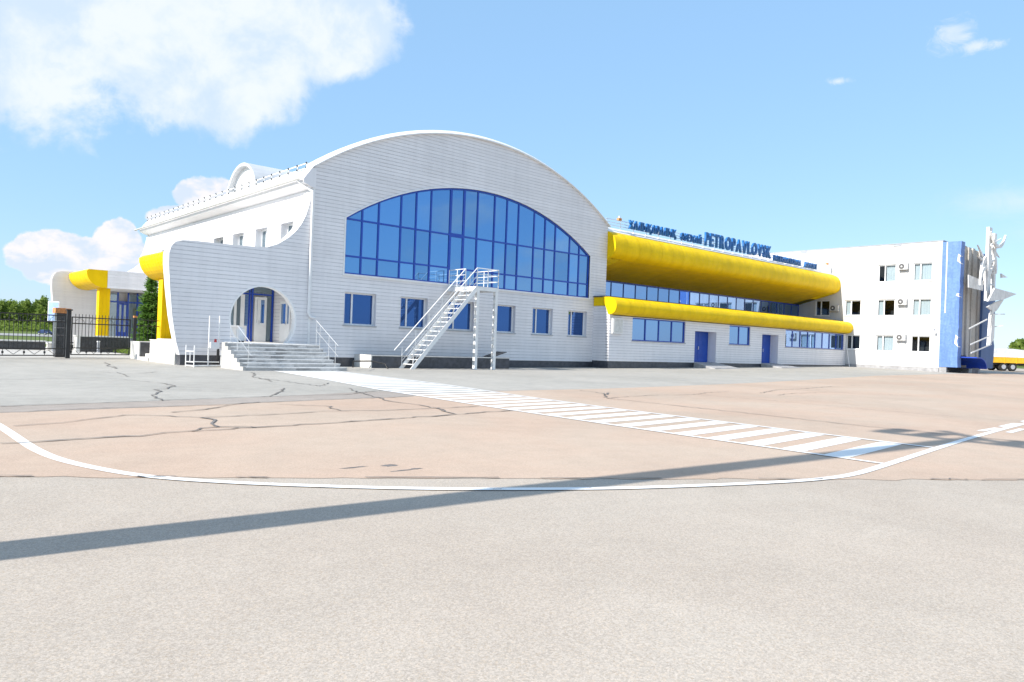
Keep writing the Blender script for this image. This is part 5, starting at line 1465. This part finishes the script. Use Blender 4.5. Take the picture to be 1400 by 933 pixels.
# spruce in the yard
sp = thing('spruce_tree', 'young green spruce beside the near yellow column', 'tree', (12.95, 46, 0))
mb = MB(); mb.tube((12.95, 46, -0.1), (12.95, 46, 4.4), 0.09, 8, 0.015); mb.build('trunk', 'bark_brown', sp)
mb = MB(); rs_ = random.Random(4)
z = 0.35
while z < 4.45:
    R_ = max(0.05, 0.98 * (1 - z / 4.6) ** 0.75 + 0.05)
    nb = 9 if z < 3.4 else 6
    for b_ in range(nb):
        a = 6.283 * b_ / nb + rs_.uniform(-.4, .4); L_ = R_ * rs_.uniform(0.6, 1.2)
        dz_ = rs_.uniform(-.22, .20) * L_ + rs_.uniform(-.08, .08) + (0.2 if z > 3.7 else 0)
        for q in range(int(8 + L_ * 20)):
            t = rs_.uniform(0.1, 1); c = Vector((12.95 + L_ * t * math.cos(a), 46 + L_ * t * math.sin(a), z + dz_ * t + 0.06 * t * t))
            for sd_ in (-1, 1):
                aa = a + sd_ * rs_.uniform(0.4, 1.1); l2 = rs_.uniform(0.10, 0.24)
                e = c + Vector((math.cos(aa) * l2, math.sin(aa) * l2, rs_.uniform(-.10, .12)))
                w_ = Vector((-math.sin(aa), math.cos(aa), rs_.uniform(-.8, .8))) * 0.034
                mb.add([c - w_, c + w_, e + w_ * 0.5, e - w_ * 0.5], [(0, 1, 2, 3)])
    z += 0.12
mb.build('foliage', 'leaf_spruce', sp)

# ------------------------------------------------------------------ distant things
sg = thing('information_board', 'pale blue board on a post between the gate and the far portal', 'sign', (9.17, 52.1, 0))
def cpt(a, o=0): return (9.17 + 0.7458 * a + 0.6655 * o, 52.1 - 0.6651 * a + 0.7464 * o)
a0, a1 = cpt(-0.33), cpt(0.33)
mb = MB(); mb.bar((*a0, 2.42), (*a1, 2.42), 0.05, 1.22); mb.build('board', 'trim_white', sg)
mb = MB(); mb.bar((*cpt(-0.29, -0.035), 2.42), (*cpt(0.29, -0.035), 2.42), 0.012, 1.12); mb.build('board_panel', 'sign_blue', sg)
mb = MB(); mb.tube((*cpt(0.0, 0.06), -0.1), (*cpt(0.0, 0.06), 2.9), 0.04, 8); mb.build('post', 'steel_grey', sg)

def car(label, x, y_, rot):
    t_ = thing('parked_car', label, 'car', (0, 0, 0))
    side = [(-2.1, .35), (-2.15, .75), (-1.6, .95), (-1.0, 1.38), (.55, 1.42), (1.15, .98), (2.05, .82), (2.15, .4)]
    mb = MB(); mb.prism([p for p in side if p[1] < 1.0 or True], lambda p: (p[0], -0.82 if p[1] < 1 else -0.66, p[1]), lambda p: (p[0], 0.82 if p[1] < 1 else 0.66, p[1])); mb.build('body', 'car_blue', t_, recalc=True)
    mb = MB()
    mb.quad((-1.0, -0.74, 1.0), (0.95, -0.74, 1.0), (0.5, -0.68, 1.33), (-0.95, -0.68, 1.33)); mb.quad((-1.0, 0.74, 1.0), (0.95, 0.74, 1.0), (0.5, 0.68, 1.33), (-0.95, 0.68, 1.33)); mb.quad((1.13, -0.65, 1.02), (1.13, 0.65, 1.02), (0.62, 0.6, 1.38), (0.62, -0.6, 1.38))
    mb.build('windows', 'glass_dark', t_)
    for wx in (-1.35, 1.35):
        for wy in (-0.8, 0.8):
            mb = MB(); mb.tube((wx, wy - 0.1, 0.32), (wx, wy + 0.1, 0.32), 0.32, 14); w = mb.build('wheel', 'rubber', t_)
            mb = MB(); mb.tube((wx, wy - 0.11, 0.32), (wx, wy + 0.11, 0.32), 0.18, 10); mb.build('rim', 'stainless', w)
    for wy in (-0.6, 0.6):
        mb = MB(); mb.box(2.1, 2.16, wy - 0.16, wy + 0.16, 0.6, 0.74); mb.build('headlight', 'lamp_glass', t_)
    t_.location = (x, y_, gh(x, y_) + 0.04); t_.rotation_euler.z = rot
    LOC[t_] = Vector((0, 0, 0))
    return t_
cx_, cy_ = along(196, -0.6287 * 196 + 0)
car('dark blue car parked on the road in front of the birch wood', cx_, cy_, rad(-70))

# flatbed trailer at the right edge
tk = thing('flatbed_trailer', 'yellow flatbed trailer with a grey tarpaulin load right of the office block', 'trailer', (102, 26.9, 0))
ux, uy = 0.80, -0.60; vx, vy = 0.60, 0.80
def tp(a, b, z): return (102 + ux * a + vx * b, 26.9 + uy * a + vy * b, z)
def tbox(mb, a0, a1, b0, b1, z0, z1):
    return mb.hexa([tp(a0, b0, z0), tp(a1, b0, z0), tp(a1, b1, z0), tp(a0, b1, z0)], [tp(a0, b0, z1), tp(a1, b0, z1), tp(a1, b1, z1), tp(a0, b1, z1)])
GZ_ = gh(102, 26.9)
mb = MB(); tbox(mb, -1.6, 7.5, -0.2, 2.2, 1.35, 2.02); mb.build('side_board', 'truck_yellow', tk)
for i in range(6):
    mb = MB(); tbox(mb, -1.5 + i * 1.5, -1.42 + i * 1.5, -0.24, -0.202, 1.3, 2.05); mb.build('stake', 'truck_yellow', tk)
mb = MB(); tbox(mb, -1.4, 7.2, 0.2, 1.8, 1.10, 1.345); mb.build('chassis', 'steel_black', tk)
mb = MB(); tbox(mb, -1.62, 7.52, -0.22, 2.22, 2.025, 2.16); mb.build('top_board', 'trim_white', tk)
mb = MB(); mb.prism([(-1.5, 2.165), (3.4, 2.165), (3.2, 2.9), (1.0, 3.05), (-1.2, 2.85)], lambda p: tp(p[0], 0.0, p[1]), lambda p: tp(p[0], 2.0, p[1])); mb.build('tarpaulin', 'tarp', tk, recalc=True)
for a in (0.0, 1.15, 5.6):
    for b in (-0.1, 1.75):
        mb = MB(); mb.tube(tp(a, b, GZ_ + 0.5), tp(a, b + 0.32, GZ_ + 0.5), 0.5, 20); w = mb.build('wheel', 'rubber', tk)
        mb = MB(); mb.tube(tp(a, b - 0.015, GZ_ + 0.5), tp(a, b + 0.335, GZ_ + 0.5), 0.27, 14); mb.build('rim', 'steel_grey', w)

# floodlight mast that throws the long shadow (stands left of the picture)
fm = thing('floodlight_mast', 'tall floodlight mast left of the apron whose shadow crosses the paving', 'mast', (0, 0, 0))
HM = 13.0
hx, hy = 14.9, 4.62
Ls = HM / math.tan(rad(SUN_EL))
bx_, by_ = hx - Ls * math.cos(rad(SUN_OFF)), hy + Ls * math.sin(rad(SUN_OFF))
mb = MB(); mb.tube((bx_, by_, -0.2), (bx_, by_, HM + 0.6), 0.255, 14, 0.20); mb.build('pole', 'steel_grey', fm)
mb = MB(); mb.bar((bx_, by_ - 1.5, HM + 0.1), (bx_, by_ + 1.5, HM + 0.1), 0.14, 0.14); mb.bar((bx_ - 0.8, by_ - 0.9, HM + 0.7), (bx_ + 0.8, by_ + 0.9, HM + 0.7), 0.14, 0.14); mb.build('cross_arm', 'steel_grey', fm)
for i, yy in enumerate((-1.35, -0.7, 0.7, 1.35)):
    mb = MB(); mb.box(bx_ - 0.1, bx_ + 0.3, by_ + yy - 0.22, by_ + yy + 0.22, HM + 0.2, HM + 0.72); mb.build('floodlight', 'steel_grey', fm)
